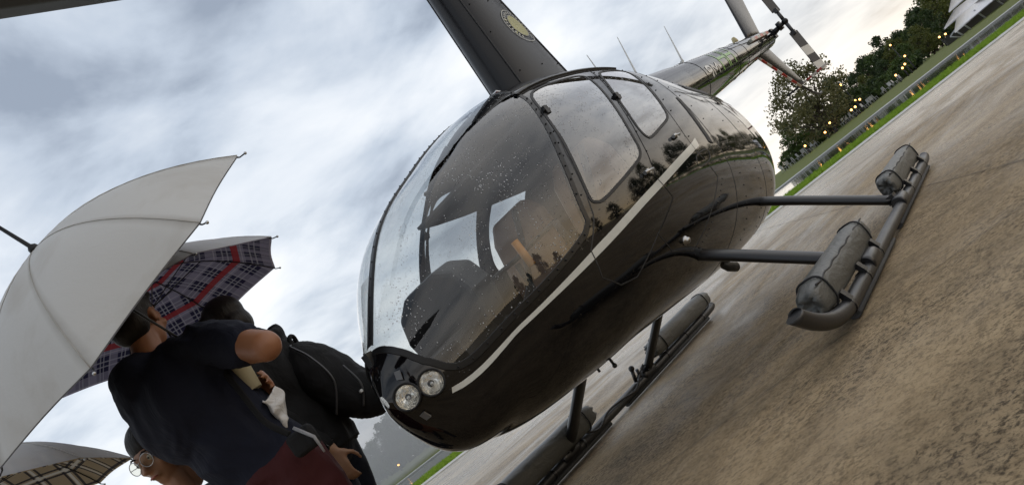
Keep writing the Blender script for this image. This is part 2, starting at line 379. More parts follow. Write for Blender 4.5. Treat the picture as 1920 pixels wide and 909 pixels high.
# misty trees beyond the fountain, left of the nose
for i, (a, f_, k, s_) in enumerate([(-17.6, 92, 1, .72), (-16.4, 98, 2, .75), (-15.4, 94, 4, .74), (-14.4, 90, 1, .84), (-13.4, 96, 3, .84), (-12.3, 92, 2, .8), (-11.0, 95, 1, .85), (-18.9, 96, 2, .6)]):
    i = (1, 2, 3, 4, 5, 6, 7, 0)[i]
    tree(PROTO[k], azf(a, f_), f_, s_, rn.uniform(0, 6), '%s pale misty tree from the left, between the backpack and the helicopter nose' % ORD[i], 'misty trees left of the nose')
for i in range(5): tree(SHRUB[i % 2], azf(-16.8+i*1.3, 80), 80, 1.2, i, '%s low misty shrub from the left, left of the helicopter nose' % ORD[i], 'misty shrubs left of the nose', 'shrub', 'shrub')
# fountain mist over the left of the pond
mb = MB(); mb.ball(rf(azf(-15.0, 50), 50, 1.6), (6.5, 6.5, 4.6), 24, 14); mist = mb.build('fountain_mist', BARK, None)
M = Mat('mist'); vp = M.new('ShaderNodeVolumePrincipled'); M.set(vp.inputs['Color'], (.93, .95, .96)); M.set(vp.inputs['Density'], .10); M.set(vp.inputs['Anisotropy'], .2); M.t.links.new(vp.outputs[0], M.o.inputs['Volume'])
mist.data.materials.clear(); mist.data.materials.append(M.m); tag(mist, 'pale spray hanging over the pond left of the helicopter nose', 'mist', kind='stuff')

# ---- lamps: post, lantern, glowing globe
LAMPG = Mat('lamp_glow'); e_ = LAMPG.new('ShaderNodeEmission'); LAMPG.set(e_.inputs[0], (1.0, .50, .13)); LAMPG.set(e_.inputs[1], 5.5); LAMPG.t.links.new(e_.outputs[0], LAMPG.o.inputs[0]); LAMPG = LAMPG.m; LAMPG.cycles.emission_sampling = 'NONE'
def lamp(az_, el_, f_, label, group=None):
    dist = f_/cos(radians(az_)); z = CAM_LOC.z+dist*math.tan(radians(el_)); z0 = .05+.25*min(1, max(0, (f_-43.6)/18)); z = max(z, z0+.45)
    e = empty('garden_lamp', rf(azf(az_, f_), f_, z0)); hgt = z-z0
    mb = MB(); mb.tube([(0, 0, -.1), (0, 0, .12), (0, 0, hgt-.12)], [.09, .05, .04], 8); mb.build('post', FRAME, e)
    mb = MB(); mb.ball((0, 0, hgt), (.085, .085, .08), 12, 8); mb.build('globe', LAMPG, e)
    mb = MB(); mb.lathe([(.15, hgt+.075), (.10, hgt+.12), (.001, hgt+.15)], 12); mb.build('cap', FRAME, e)
    tag(e, label, 'lamp', group)
GL = 'lit garden lamps along the far bank'
for a, el, f_, lb in [(19.9, .3, 62, 'lit garden lamp lowest on the far bank, nearest the rear cowling'), (22.0, .5, 64, 'lit garden lamp on the far bank under the airy tree, upper of two close together'), (21.4, .2, 63, 'lit garden lamp on the far bank under the airy tree, lower of two close together'),
 (24.3, .5, 64, 'lit garden lamp on the far bank, farthest right of the cluster of four'), (24.05, .62, 66, 'lit garden lamp on the far bank, tallest of the cluster of four'), (23.8, .3, 63, 'lit garden lamp on the far bank, third from the right in the cluster of four'), (23.5, .3, 62, 'lit garden lamp on the far bank, farthest left of the cluster of four'),
 (24.0, 2.0, 66, 'tall lit lamp glowing among the leaves right of the airy tree'), (30.0, .5, 70, 'lit lamp beside the white sail roof, left of a pair'), (30.35, .42, 70, 'lit lamp beside the white sail roof, right of a pair'), (27.7, 2.0, 78, 'tall lit lamp glowing high in the dark wood'), (27.9, .9, 70, 'lit lamp in the wood edge, topmost of three in a column'),
 (27.6, .5, 68, 'lit lamp in the wood edge, middle of three in a column'), (27.35, .4, 66, 'lit lamp in the wood edge, lowest of three in a column'), (26.8, .3, 66, 'lit lamp on the far lawn left of the column of three lamps'), (-15.7, .12, 60, 'lone lit lamp in the mist left of the helicopter nose')]:
    lamp(a, el, f_, lb, GL)
# ---- white garden chairs
WH = simple('white_plastic', (.40, .40, .39), .5)
ce = empty('garden_chair'); 
mb = MB(); mb.box((0, 0, .45), (.46, .46, .05)); mb.build('seat', WH, ce)
mb = MB(); mb.box((0, .22, .72), (.46, .05, .48), Matrix.Rotation(-.15, 3, 'X')); mb.build('backrest', WH, ce)
for sx in (-1, 1):
    for sy in (-1, 1): mb = MB(); mb.tube([(sx*.20, sy*.20, .45), (sx*.22, sy*.22, 0)], .025, 6); mb.build('leg', WH, ce)
first = True; ci = 0
for a, f_ in [(17.9+.33*i, 66+3*rn.random()) for i in range(9)]+[(22.6+.27*i, 67+4*rn.random()) for i in range(10)]+[(25.6+.3*i, 70+3*rn.random()) for i in range(5)]:
    c = ce if first else copy_tree(ce); first = False
    c.location = rf(azf(a, f_), f_, .32); c.rotation_euler.z = rn.uniform(0, 6); c.scale = (.68,)*3
    ci += 1; tag(c, '%s small white garden chair from the left on the far lawn under the trees' % ORD[ci-1], 'chair', 'white garden chairs on the far lawn')
# ---- pavilion with a white sail roof
pv = empty('pavilion', rf(azf(31.4, 60), 60, .28)); SAIL = simple('white_sail', (.62, .62, .64), .55); STL = simple('grey_steel', (.35, .36, .37), .5)
def lp(a, el, f_=60): d_ = f_/cos(radians(a)); p = rf(azf(a, f_), f_, CAM_LOC.z+d_*math.tan(radians(el))); return p-pv.location
def sail(name, A, B, C, D, th=.06, n=10, sag=.25):
    mb = MB(); vs = []
    for i in range(n+1):
        for j in range(n+1):
            s_, t = i/n, j/n; p = A.lerp(B, s_).lerp(D.lerp(C, s_), t); p = p-Vector((0, 0, sag*sin(pi*s_)*sin(pi*t))); vs.append(p)
    k = len(vs); vs += [p+Vector((0, 0, -th)) for p in vs]
    fs = [(i*(n+1)+j, i*(n+1)+j+1, (i+1)*(n+1)+j+1, (i+1)*(n+1)+j) for i in range(n) for j in range(n)]
    mb.add(vs, fs+[tuple(k+q for q in f)[::-1] for f in fs]); mb.build(name, SAIL, pv)
sail('lower_sail', lp(30.75, .15, 58), lp(31.3, .75, 58), lp(34.6, .95, 64), lp(34.4, .30, 58), sag=.12)
sail('upper_sail', lp(30.45, .72, 60), lp(31.5, 1.25, 60), lp(35.2, 1.2, 68), lp(34.6, .85, 60), sag=.18)
sail('top_sail', lp(31.25, 1.35, 62), lp(31.9, 1.95, 62), lp(35.5, 1.9, 70), lp(35.0, 1.45, 62), sag=.15)
for a, el in ((30.85, .2), (31.35, .45), (32.3, .5), (33.4, .55), (34.1, .6)):
    mb = MB(); b = lp(a+.18, .0, 59); b.z = -.1; mb.tube([lp(a, el, 59), b], .06, 8); mb.build('post', STL, pv)
mb = MB(); b = lp(30.9, 0, 59); b.z = -.1; mb.tube([lp(30.45, .1, 59), b], .05, 8); mb.tube([lp(30.45, .1, 59), lp(31.3, .42, 59)], .05, 8); mb.build('brace', STL, pv)
mb = MB(); mb.box(lp(32.6, -.02, 62), (.2, 7.5, .7), RFM @ Matrix.Rotation(pi/2, 3, 'Z')); mb.build('counter', simple('dark_counter', (.03, .032, .03), .6), pv)
mb = MB(); mb.box(lp(31.6, .28, 61), (.9, .06, .35), RFM); mb.build('banner', simple('red_orange_banner', (.5, .10, .04), .6), pv)
tag(pv, 'open pavilion with overlapping white sail roofs on slim posts at the pond', 'pavilion')

# ---- trees behind the photographer, mirrored in the windows
for i, (a, d_, k, s_) in enumerate([(92, 30, 1, .6), (100, 34, 2, .5), (110, 32, 1, .7), (119, 36, 2, .5), (128, 34, 4, .5), (135, 32, 1, .5), (144, 37, 1, .7), (149, 38, 3, .8), (154, 40, 2, .8), (160, 44, 1, .9)]):
    e = empty('tree', (1.6+d_*cos(radians(a)), .5+d_*sin(radians(a)), 0), i); e.scale = (s_,)*3; link('trunk', PROTO[k][0], e); link('crown', PROTO[k][1], e); tag(e, 'tree behind the photographer, a dark mirror image in the side windows', 'tree', 'trees mirrored in the side windows')

# ---- materials for the helicopter
def paint_mat(name, base=(.003, .003, .0038), rough=.05, drops=True, ior=1.5):
    M = Mat(name); v = M.coord()
    nz = M.noise(3.0, 5, .6, v); r = M.math('ADD', M.math('MULTIPLY', nz, .05), rough-.025)
    vd = M.voro(95, v); d = M.math('SUBTRACT', .32, vd, True); n2 = M.noise(24, 3, .6, v)
    gate = M.math('GREATER_THAN', n2, .56); h = M.math('MULTIPLY', d, gate)
    wav = M.noise(5.0, 3, .5, v)
    nb = M.bump(wav, .012, .05)
    nrm = M.bump(h, .5, .004, nb) if drops else nb
    return M.pbr(base, r, 0, .5, 0, nrm, IOR=ior)
PAINT = paint_mat('black_paint'); PAINT_SOFT = paint_mat('black_satin_paint', (.005, .005, .0065), .30, ior=1.36)
def stripe_mat():
    M = Mat('grey_white_stripe'); v = M.coord(); nz = M.noise(14, 5, .6, v)
    return M.pbr(M.mix(nz, (.50, .51, .48), (.66, .67, .63)), .22, 0, .5, .3)
STRIPE = stripe_mat()
def glass_mat(name, tint, drop=.55, scale=150, refl=1.0):
    M = Mat(name); v = M.coord()
    g = M.new('ShaderNodeNewGeometry'); ior = M.math('SUBTRACT', 1.5, M.math('MULTIPLY', g.outputs['Backfacing'], 1.5-1/1.5))
    vd = M.voro(scale, v); n2 = M.noise(5, 5, .7, v)
    rnd = M.voro(scale, v, outp='Color'); sp = M.new('ShaderNodeSeparateColor'); M.set(sp.inputs[0], rnd)
    rad = M.math('MULTIPLY', M.math('SUBTRACT', M.math('ADD', sp.outputs[0], M.math('MULTIPLY', n2, 2.4)), 1.55, True), .55)
    d = M.math('MULTIPLY', M.math('SUBTRACT', rad, vd, True), 6.0, True)
    nrm = M.bump(d, .9, .006)
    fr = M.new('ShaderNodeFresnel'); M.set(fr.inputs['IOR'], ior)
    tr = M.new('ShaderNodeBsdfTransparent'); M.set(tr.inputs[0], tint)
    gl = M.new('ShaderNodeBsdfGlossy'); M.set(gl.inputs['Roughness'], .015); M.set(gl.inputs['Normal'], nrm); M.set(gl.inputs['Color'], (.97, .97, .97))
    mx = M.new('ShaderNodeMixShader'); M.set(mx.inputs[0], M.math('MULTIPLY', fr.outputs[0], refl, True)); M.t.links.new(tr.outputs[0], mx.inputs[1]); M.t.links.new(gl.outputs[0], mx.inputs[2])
    df = M.new('ShaderNodeBsdfDiffuse'); M.set(df.inputs[0], (.62, .64, .66)); M.set(df.inputs['Normal'], nrm)
    m2 = M.new('ShaderNodeMixShader'); M.set(m2.inputs[0], M.math('MULTIPLY', d, drop)); M.t.links.new(mx.outputs[0], m2.inputs[1]); M.t.links.new(df.outputs[0], m2.inputs[2])
    M.t.links.new(m2.outputs[0], M.o.inputs[0]); return M.m
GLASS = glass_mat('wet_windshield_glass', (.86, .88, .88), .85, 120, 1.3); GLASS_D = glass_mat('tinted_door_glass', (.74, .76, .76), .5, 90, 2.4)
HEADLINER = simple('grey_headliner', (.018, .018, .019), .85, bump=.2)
SEATM = simple('tan_seat_leather', (.17, .10, .062), .45, bump=.25, bscale=90)
CARPET = simple('cabin_carpet', (.10, .095, .085), .9, bump=.5)

# ---- fuselage surface: stations x, top, bottom, half width, height of the widest point
ST = np.array([[2.425, .845, .80, .012, .82], [2.40, .914, .765, .045, .79], [2.36, .975, .69, .092, .80], [2.3, 1.044, .602, .143, .81], [2.0, 1.353, .481, .369, .891],
 [1.5, 1.626, .431, .525, .944], [1.0, 1.8, .424, .6, .986], [.4, 1.867, .40, .613, 1.023], [-.2, 1.842, .381, .585, 1.029], [-.8, 1.719, .384, .517, .975],
 [-1.3, 1.609, .438, .445, .954], [-1.7, 1.502, .588, .35, .986], [-2.0, 1.354, .777, .191, 1.031], [-2.06, 1.29, .86, .13, 1.04], [-2.09, 1.2, .95, .02, 1.05]])[::-1]
NEXP = 2.35
def pch(k, x):
    xs = ST[:, 0]; ys = ST[:, k]
    i = int(np.clip(np.searchsorted(xs, x)-1, 0, len(xs)-2))
    h = xs[i+1]-xs[i]; t = (x-xs[i])/h
    def sl(j):
        if j == 0: return (ys[1]-ys[0])/(xs[1]-xs[0])
        if j == len(xs)-1: return (ys[-1]-ys[-2])/(xs[-1]-xs[-2])
        h0, h1 = xs[j]-xs[j-1], xs[j+1]-xs[j]
        return ((ys[j]-ys[j-1])/h0*h1 + (ys[j+1]-ys[j])/h1*h0)/(h0+h1)
    m0, m1 = sl(i), sl(i+1)
    return (2*t**3-3*t**2+1)*ys[i]+(t**3-2*t**2+t)*h*m0+(-2*t**3+3*t**2)*ys[i+1]+(t**3-t**2)*h*m1
_secc = {}
def sec(x):
    x = min(max(x, ST[0, 0]), ST[-1, 0]); k = round(x, 5)
    if k not in _secc: _secc[k] = [pch(j, x) for j in range(1, 5)]
    return _secc[k]
def surf(x, th, off=0.0, side=1):
    zt, zb, hw, zw = sec(x); e = 2/NEXP; c = cos(th); s_ = abs(sin(th))
    y = hw*s_**e; z = zw - ((zw-zb) if c > 0 else (zt-zw))*math.copysign(abs(c)**e, c)
    p = Vector((x, y, z))
    if off: p += snorm(x, th)*off
    p.y *= side; return p
def snorm(x, th):
    th = min(max(th, .012), pi-.012); x = min(max(x, ST[0, 0]+.004), ST[-1, 0]-.004)
    a = surf(x+.003, th)-surf(x-.003, th); b = surf(x, th+.01)-surf(x, th-.01)
    n = b.cross(a)
    if n.length < 1e-9: return Vector((1 if x > 0 else -1, 0, 0))
    n.normalize()
    zt, zb, hw, zw = sec(x); q = surf(x, th); c = Vector((min(max(x, -1.6), 2.0), 0, zw))
    return n if n.dot(q-c) > 0 else -n
WIND = [(.80, pi), (.882, 2.80), (.972, 2.575), (1.035, 2.388), (1.156, 2.181), (1.319, 1.904), (1.431, 1.677), (1.49, 1.53), (1.712, 1.46), (1.892, 1.413), (2.073, 1.39), (2.19, 1.386), (2.236, 1.42), (2.27, 1.54), (2.307, 1.76), (2.338, 2.35), (2.352, pi)]
FWIN = [(.93, 2.425), (.696, 2.401), (.455, 2.378), (.415, 2.33), (.47, 2.22), (.622, 1.969), (.745, 1.764), (.80, 1.655), (.86, 1.622), (1.053, 1.6), (1.33, 1.578), (1.385, 1.60), (1.375, 1.64), (1.313, 1.779), (1.224, 1.959), (1.149, 2.13), (1.02, 2.36)]
RWIN = [(.24, 2.345), (.05, 2.37), (-.13, 2.36), (-.115, 2.27), (-.049, 2.158), (.117, 1.872), (.195, 1.754), (.26, 1.72), (.62, 1.668), (.655, 1.70), (.643, 1.772), (.523, 1.989)]
FDOOR = [(1.0, 2.478), (.7, 2.465), (.45, 2.46), (.208, 2.45), (.568, 1.95), (.775, 1.615), (.862, 1.525), (.826, 1.331), (1.097, 1.17), (1.35, .989), (1.475, 1.028), (1.574, 1.185), (1.564, 1.404), (1.503, 1.48), (1.426, 1.57), (1.376, 1.654), (1.285, 1.877), (1.141, 2.136)]
RDOOR = [(.208, 2.45), (-.15, 2.43), (-.108, 2.191), (.146, 1.788), (.223, 1.604), (.239, 1.505), (.164, 1.266), (.595, .916), (.742, .815), (1.0, .95), (1.097, 1.17), (.826, 1.331), (.862, 1.525), (.775, 1.615), (.568, 1.95)]
STRU = [(2.279, 1.25), (2.079, 1.29), (1.913, 1.321), (1.515, 1.408), (1.093, 1.47), (.6, 1.527), (.113, 1.577)]
STRL = [(2.284, 1.165), (2.044, 1.255), (1.859, 1.292), (1.55, 1.342), (1.083, 1.416), (.6, 1.477), (.145, 1.534)]
TS = .55   # theta scale in the flat parameter plane
def dense(P, closed=True, step=.03):
    o = []; n = len(P)
    for i in range(n if closed else n-1):
        a = P[i]; b = P[(i+1) % n]; L_ = math.hypot(b[0]-a[0], (b[1]-a[1])*TS); k = max(1, int(L_/step))
        for j in range(k): o.append((a[0]+(b[0]-a[0])*j/k, a[1]+(b[1]-a[1])*j/k))
    if not closed: o.append(P[-1])
    return o
def chaikin(P, keep=()):
    o = []; n = len(P)
    for i in range(n):
        a, b = P[i], P[(i+1) % n]
        if i in keep: o.append(a)
        else: o.append((a[0]*.8+b[0]*.2, a[1]*.8+b[1]*.2))
        if (i+1) % n not in keep: o.append((a[0]*.2+b[0]*.8, a[1]*.2+b[1]*.8))
    return o
FWINs = chaikin(chaikin(FWIN)); RWINs = chaikin(chaikin(RWIN)); WINDs = chaikin(WIND, keep=(0, 16))
def inside(p, P):
    x, y = p; c = False; n = len(P)
    for i in range(n):
        x1, y1 = P[i]; x2, y2 = P[(i+1) % n]
        if (y1 > y) != (y2 > y) and x < (x2-x1)*(y-y1)/(y2-y1)+x1: c = not c
    return c
STR = STRU + STRL[::-1]
def fuselage_cdt():
    pts = []; edges = []
    for P in (WINDs, FWINs, RWINs, FDOOR, RDOOR, STR):
        D = dense(P); o = len(pts); pts += D; edges += [(o+i, o+(i+1) % len(D)) for i in range(len(D))]
    xs = [ST[0, 0]+.0005, -2.085, -2.075] + list(np.arange(-2.05, 2.24, .045)) + list(np.arange(2.25, 2.40, .02)) + [2.40, 2.408, 2.415, 2.421, 2.4245]
    NT = 56
    for x in xs:
        for j in range(NT+1):
            pts.append((x, pi*j/NT))
    r = delaunay_2d_cdt([Vector((p[0], p[1]*TS)) for p in pts], edges, [], 0, 1e-5)
    V = [(p.x, min(max(p.y/TS, 0), pi)) for p in r[0]]; reg = {}
    for f in r[2]:
        cx_ = sum(V[i][0] for i in f)/3; ct = sum(V[i][1] for i in f)/3; q = (cx_, ct)
        if inside(q, WINDs): k = 'wind'
        elif inside(q, FWINs): k = 'fwin'
        elif inside(q, RWINs): k = 'rwin'
        elif inside(q, FDOOR): k = 'fdoor'
        elif inside(q, RDOOR): k = 'rdoor'
        else: k = 'body'
        reg.setdefault(k, []).append((f, 1 if inside(q, STR) else 0))
    return V, reg
FV, FREG = fuselage_cdt()
def region(name, keys, side, mats, parent, off=0.0, flip=False):
    idx = {}; vs = []; ns = []; fs = []; mi = []
    for k in keys:
        for f, s_ in FREG[k]:
            g = []
            for i in f:
                if i not in idx:
                    x, th = FV[i]; idx[i] = len(vs); n = snorm(x, th); p = surf(x, th) + n*off
                    vs.append((p.x, p.y*side, p.z)); ns.append((n.x, n.y*side, n.z))
                g.append(idx[i])
            fs.append(g); mi.append(s_ if len(mats) > 1 else 0)
    me = bpy.data.meshes.new(name); me.from_pydata(vs, [], fs)
    for a in mats: me.materials.append(a)
    # orient outwards
    V3 = [Vector(v) for v in vs]
    bm = bmesh.new(); bm.from_mesh(me); bm.faces.ensure_lookup_table()
    for f in bm.faces:
        n = Vector((0, 0, 0))
        for v in f.verts: n += Vector(ns[v.index])
        f.normal_update()
        if f.normal.dot(n) < 0: f.normal_flip()
    for f, a in zip(bm.faces, mi): f.material_index = a; f.smooth = True
    bm.to_mesh(me); bm.free()
    me.normals_split_custom_set_from_vertices(ns)
    o = link(name, me, parent); return o
def ribbon(mb, P, width, off, side=1, mi=0, closed=False, step=.03, thick=0.0):
    D = dense(P, closed, step)
    if closed: D = D + [D[0]]
    pts = [surf(x, th, 0, 1) for x, th in D]; nr = [snorm(x, th) for x, th in D]; vs = []
    k = len(pts)
    for i in range(k):
        t = (pts[min(i+1, k-1)]-pts[max(i-1, 0)])
        if closed and i in (0, k-1): t = pts[1]-pts[-2]
        t.normalize(); b = nr[i].cross(t).normalized()
        for q in (pts[i]-b*width/2, pts[i]-b*width*.42+nr[i]*off, pts[i]+b*width*.42+nr[i]*off, pts[i]+b*width/2):
            vs.append(Vector((q.x, q.y*side, q.z)))
    fs = [(i*4+j, i*4+j+1, i*4+5+j, i*4+4+j) for i in range(k-1) for j in range(3)]
    mb.add(vs, fs, mi, False)
    return D
def rivets(mb, P, step, off, side, r=.0045, lat=0.0):
    D = dense(P, False, step)
    for i in range(len(D)):
        p = surf(D[i][0], D[i][1]); n = snorm(*D[i])
        if lat:
            t = (surf(*D[min(i+1, len(D)-1)])-surf(*D[max(i-1, 0)])).normalized(); p = p + n.cross(t).normalized()*lat
        p = p + n*off; mb.ball((p.x, p.y*side, p.z), r, 6, 4)

heli = empty('helicopter'); tag(heli, 'black four seat helicopter on skids with a pale side stripe and wet bubble windshield', 'helicopter')
H = heli
for sd_ in (1, -1):
    body = region('fuselage_shell', ['body'], sd_, [PAINT, STRIPE], H)
    wd = region('windshield', ['wind'], sd_, [GLASS], H)
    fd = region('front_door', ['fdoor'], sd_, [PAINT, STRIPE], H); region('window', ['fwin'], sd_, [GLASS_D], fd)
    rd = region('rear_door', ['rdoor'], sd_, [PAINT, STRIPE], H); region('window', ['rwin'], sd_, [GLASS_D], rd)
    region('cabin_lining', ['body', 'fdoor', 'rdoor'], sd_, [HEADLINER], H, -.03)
    # frames, seams, rivets
    mb = MB(); ribbon(mb, WINDs[1:], .027, .0025, sd_)
    mb.build('windshield_frame', FRAME, wd)
    rv = MB(); rivets(rv, WIND[2:13], .055, .004, sd_, lat=0.0); rv.build('rivets', STEEL if sd_ < 0 else FRAME, wd)['kind'] = 'stuff'
    mb = MB(); ribbon(mb, FDOOR, .007, .001, sd_, closed=True); mb.build('door_seal', MATTE, fd)
    mb = MB(); ribbon(mb, FWINs, .016, .003, sd_, closed=True); mb.build('window_gasket', MATTE, fd)
    mb = MB(); ribbon(mb, RDOOR, .007, .001, sd_, closed=True); mb.build('door_seal', MATTE, rd)
    mb = MB(); ribbon(mb, RWINs, .016, .003, sd_, closed=True); mb.build('window_gasket', MATTE, rd)
    mb = MB(); ribbon(mb, [(1.02, 2.50), (.7, 2.49), (.2, 2.475), (-.16, 2.46)], .022, .012, sd_); mb.build('rain_gutter', FRAME, H)
    rv = MB()
    rivets(rv, [(1.10, 2.18), (1.30, 1.87), (1.40, 1.65)], .06, .001, sd_, .004, -.012)
    rivets(rv, [(.18, 2.42), (.54, 1.94), (.745, 1.62), (.83, 1.52)], .07, .001, sd_, .004, -.02)
    rivets(rv, [(-.16, 2.40), (-.13, 2.19), (.12, 1.78), (.20, 1.60)], .07, .001, sd_, .004, .02)
    rivets(rv, [(.12, 1.26), (.56, .90), (.72, .80)], .05, .001, sd_, .003, .02)
    for x in (-.35, -.75, -1.15): rivets(rv, [(x, 2.6), (x+.05, 1.9), (x+.1, 1.2), (x+.15, .5)], .06, .001, sd_, .0035)
    rv.build('rivets', FRAME, H)['kind'] = 'stuff'
    # panel joints of the aft cowling
    mb = MB()
    for P in ([(-.32, 2.9), (-.30, 2.3), (-.2, 1.75), (-.12, 1.3), (.05, .7), (.15, .2)], [(-.30, 1.95), (-.8, 1.98), (-1.3, 1.98), (-1.7, 1.95)], [(-.85, 1.97), (-.85, 1.4), (-.8, .9), (-.75, .3)]):
        ribbon(mb, P, .007, .001, sd_)
    mb.build('cowling_joint', MATTE, H)
    # door handles and latches
    for dr, hx, ht in ((fd, .90, 1.565), (rd, .36, 1.62)):
        mb = MB(); p = surf(hx, ht, .012, sd_); n = snorm(hx, ht); n = Vector((n.x, n.y*sd_, n.z))
        t = Vector((1, 0, 0)); t = (t-n*t.dot(n)).normalized(); b = n.cross(t)
        mb.tube([p-t*.045, p+t*.045], [.008, .010], 8); mb.tube([p-n*.014, p+n*.004], .014, 10)
        mb.build('handle', STEEL, dr)
    mb = MB()
    for (hx, ht) in ((.51, 2.0), (1.09, 2.19)):
        mb = MB(); p = surf(hx, ht, .006, sd_); mb.box(p, (.035, .018, .04)); mb.tube([p+Vector((-.03, 0, 0)), p+Vector((.03, 0, 0))], .008, 8); mb.build('door_hinge', FRAME, fd)
    # air vents in the rear door and cowling
    mb = MB(); ribbon(mb, chaikin(chaikin([(.05, 1.50), (.30, 1.49), (.36, 1.40), (.12, 1.41)])), .006, .0015, sd_, closed=True); mb.build('latch_panel_joint', MATTE, rd)
    # dark intake scoops on the cowling shoulder
    mb = MB(); ribbon(mb, [(-.20, 1.86), (-.12, 1.66), (-.06, 1.52)], .05, .004, sd_); mb.build('cooling_slot', MATTE, H)
    mb = MB(); ribbon(mb, [(-.75, 2.16), (-1.2, 2.12)], .07, .004, sd_); mb.build('air_intake', MATTE, H)
# centre strip of the windshield with rivets
mb = MB(); D = [(x, pi) for x in np.arange(.80, 2.36, .03)]
pts = []
for x, th in D:
    p = surf(x, th); n = snorm(x, th); n.y = 0; n.normalize(); pts.append((p, n))
vs = []; k = len(pts)
for p, n in pts:
    for yy, o_ in ((-.019, 0), (-.015, .006), (.015, .006), (.019, 0)): vs.append(p+n*o_+Vector((0, yy, 0)))
mb.add(vs, [(i*4+j, i*4+j+1, i*4+5+j, i*4+4+j) for i in range(k-1) for j in range(3)])
mb.build('windshield_centre_strip', FRAME, H)
rv = MB()
for p, n in pts[::2]: rv.ball(p+n*.006, .0045, 6, 4)
rv.build('rivets', FRAME, H)['kind'] = 'stuff'
# nose post below the windshield and yaw string bracket
mb = MB(); q = surf(2.352, pi); mb.box(q+Vector((.012, 0, -.01)), (.03, .03, .05)); mb.tube([q+Vector((.02, 0, .02)), q+Vector((.03, .01, -.07))], .004, 6); mb.build('strip_bracket', FRAME, H)

# landing lights on the nose
def nose_light(x, th):
    p = surf(x, th); n = (snorm(x, th) + Vector((.55, .45, .25))).normalized()
    Mx = Matrix.Translation(p + n*.022) @ n.to_track_quat('Z', 'Y').to_matrix().to_4x4()
    mb = MB(); mb.lathe([(.040, -.05), (.047, -.02), (.050, .010), (.047, .015), (.043, .013), (.041, .006)], 28, Mx); ll = mb.build('landing_light', FRAME, H)
    mb = MB(); mb.lathe([(.0015, -.024), (.012, -.022), (.026, -.014), (.036, -.003), (.041, .006)], 28, Mx); mb.build('reflector', REFL, ll)
    mb = MB(); mb.lathe([(.001, -.004), (.006, -.004), (.006, -.018), (.001, -.018)], 12, Mx); mb.build('bulb', STEEL, ll)
    mb = MB(); mb.lathe([(.0005, .013), (.02, .012), (.036, .009), (.0415, .006)], 28, Mx); mb.build('lens', LENS, ll)
M = Mat('lamp_reflector'); REFL = M.pbr((.92, .90, .85), .22, .88, normal=M.bump(M.noise(38, 2, .5, M.coord()), .5, .01))
LENS = glass_mat('lamp_lens', (.97, .97, .95), 0.1, 120, 1.0)
nose_light(2.318, 1.44); nose_light(2.383, 1.52)
mb = MB(); q = surf(2.372, 1.95); mb.poly([q+Vector((.006, .0, .02)), q+Vector((.006, .03, .012)), q+Vector((.01, .02, -.02)), q+Vector((.012, -.005, -.008))], (.004, .003, 0)); mb.build('light_bracket', simple('grey_plate', (.12, .12, .125), .35), H)
mb = MB(); q = surf(2.36, .55); mb.box(q+Vector((.002, .004, 0)), (.006, .028, .03), Matrix.Rotation(.5, 3, 'Y')); mb.build('data_placard', simple('pale_placard', (.12, .12, .12), .4), H)
# drain / jack fitting on the flank
p = surf(.85, .964); n = snorm(.85, .964); Mx = Matrix.Translation(p) @ n.to_track_quat('Z', 'Y').to_matrix().to_4x4()
mb = MB(); mb.lathe([(.022, 0), (.022, .006), (.017, .008), (.016, .02), (.010, .026), (.001, .027)], 18, Mx); mb.build('jack_fitting', STEEL, H)

# ---- cabin interior
mb = MB(); zf = .56
fl = []
for x in np.arange(-.5, 2.21, .1):
    zt, zb, hw, zw = sec(x); k = max(.02, 1-((zw-max(zf, zb+.05))/(zw-zb))**NEXP); fl.append((x, hw*k**(1/NEXP)-.035))
vs = [(x, y, zf) for x, y in fl]+[(x, -y, zf) for x, y in fl]; k = len(fl)
mb.add(vs, [(i, i+1, k+i+1, k+i) for i in range(k-1)], 0, False); mb.build('cabin_floor', CARPET, H)
mb = MB(); zt, zb, hw, zw = sec(-.42)
mb.poly([(-.42, (hw-.04)*abs(sin(a))**(2/NEXP)*(1 if sin(a) >= 0 else -1), zw-((zw-zb) if cos(a) > 0 else (zt-zw))*.93*math.copysign(abs(cos(a))**(2/NEXP), cos(a))) for a in np.linspace(0, 2*pi, 40, endpoint=False)], (-.02, 0, 0)); mb.build('rear_bulkhead', HEADLINER, H)
mb = MB(); cl = []
for x in np.arange(-.40, 1.24, .1):
    y = next(yy for yy in np.arange(.62, 0, -.01) if abs((yy/sec(x)[2])**NEXP + ((1.50-sec(x)[3])/(sec(x)[0]-sec(x)[3]))**NEXP) < 1)-.035; cl.append((x, y))
vs = [(x, y, 1.50) for x, y in cl]+[(x, -y, 1.50) for x, y in cl]+[(x, y, 1.515) for x, y in cl]+[(x, -y, 1.515) for x, y in cl]; k = len(cl)
mb.add(vs, [(i, i+1, k+i+1, k+i) for i in range(k-1)]+[(2*k+i, 2*k+i+1, 3*k+i+1, 3*k+i) for i in range(k-1)]+[(k-1, 2*k-1, 4*k-1, 3*k-1)], 0, False); mb.build('cabin_ceiling', HEADLINER, H)
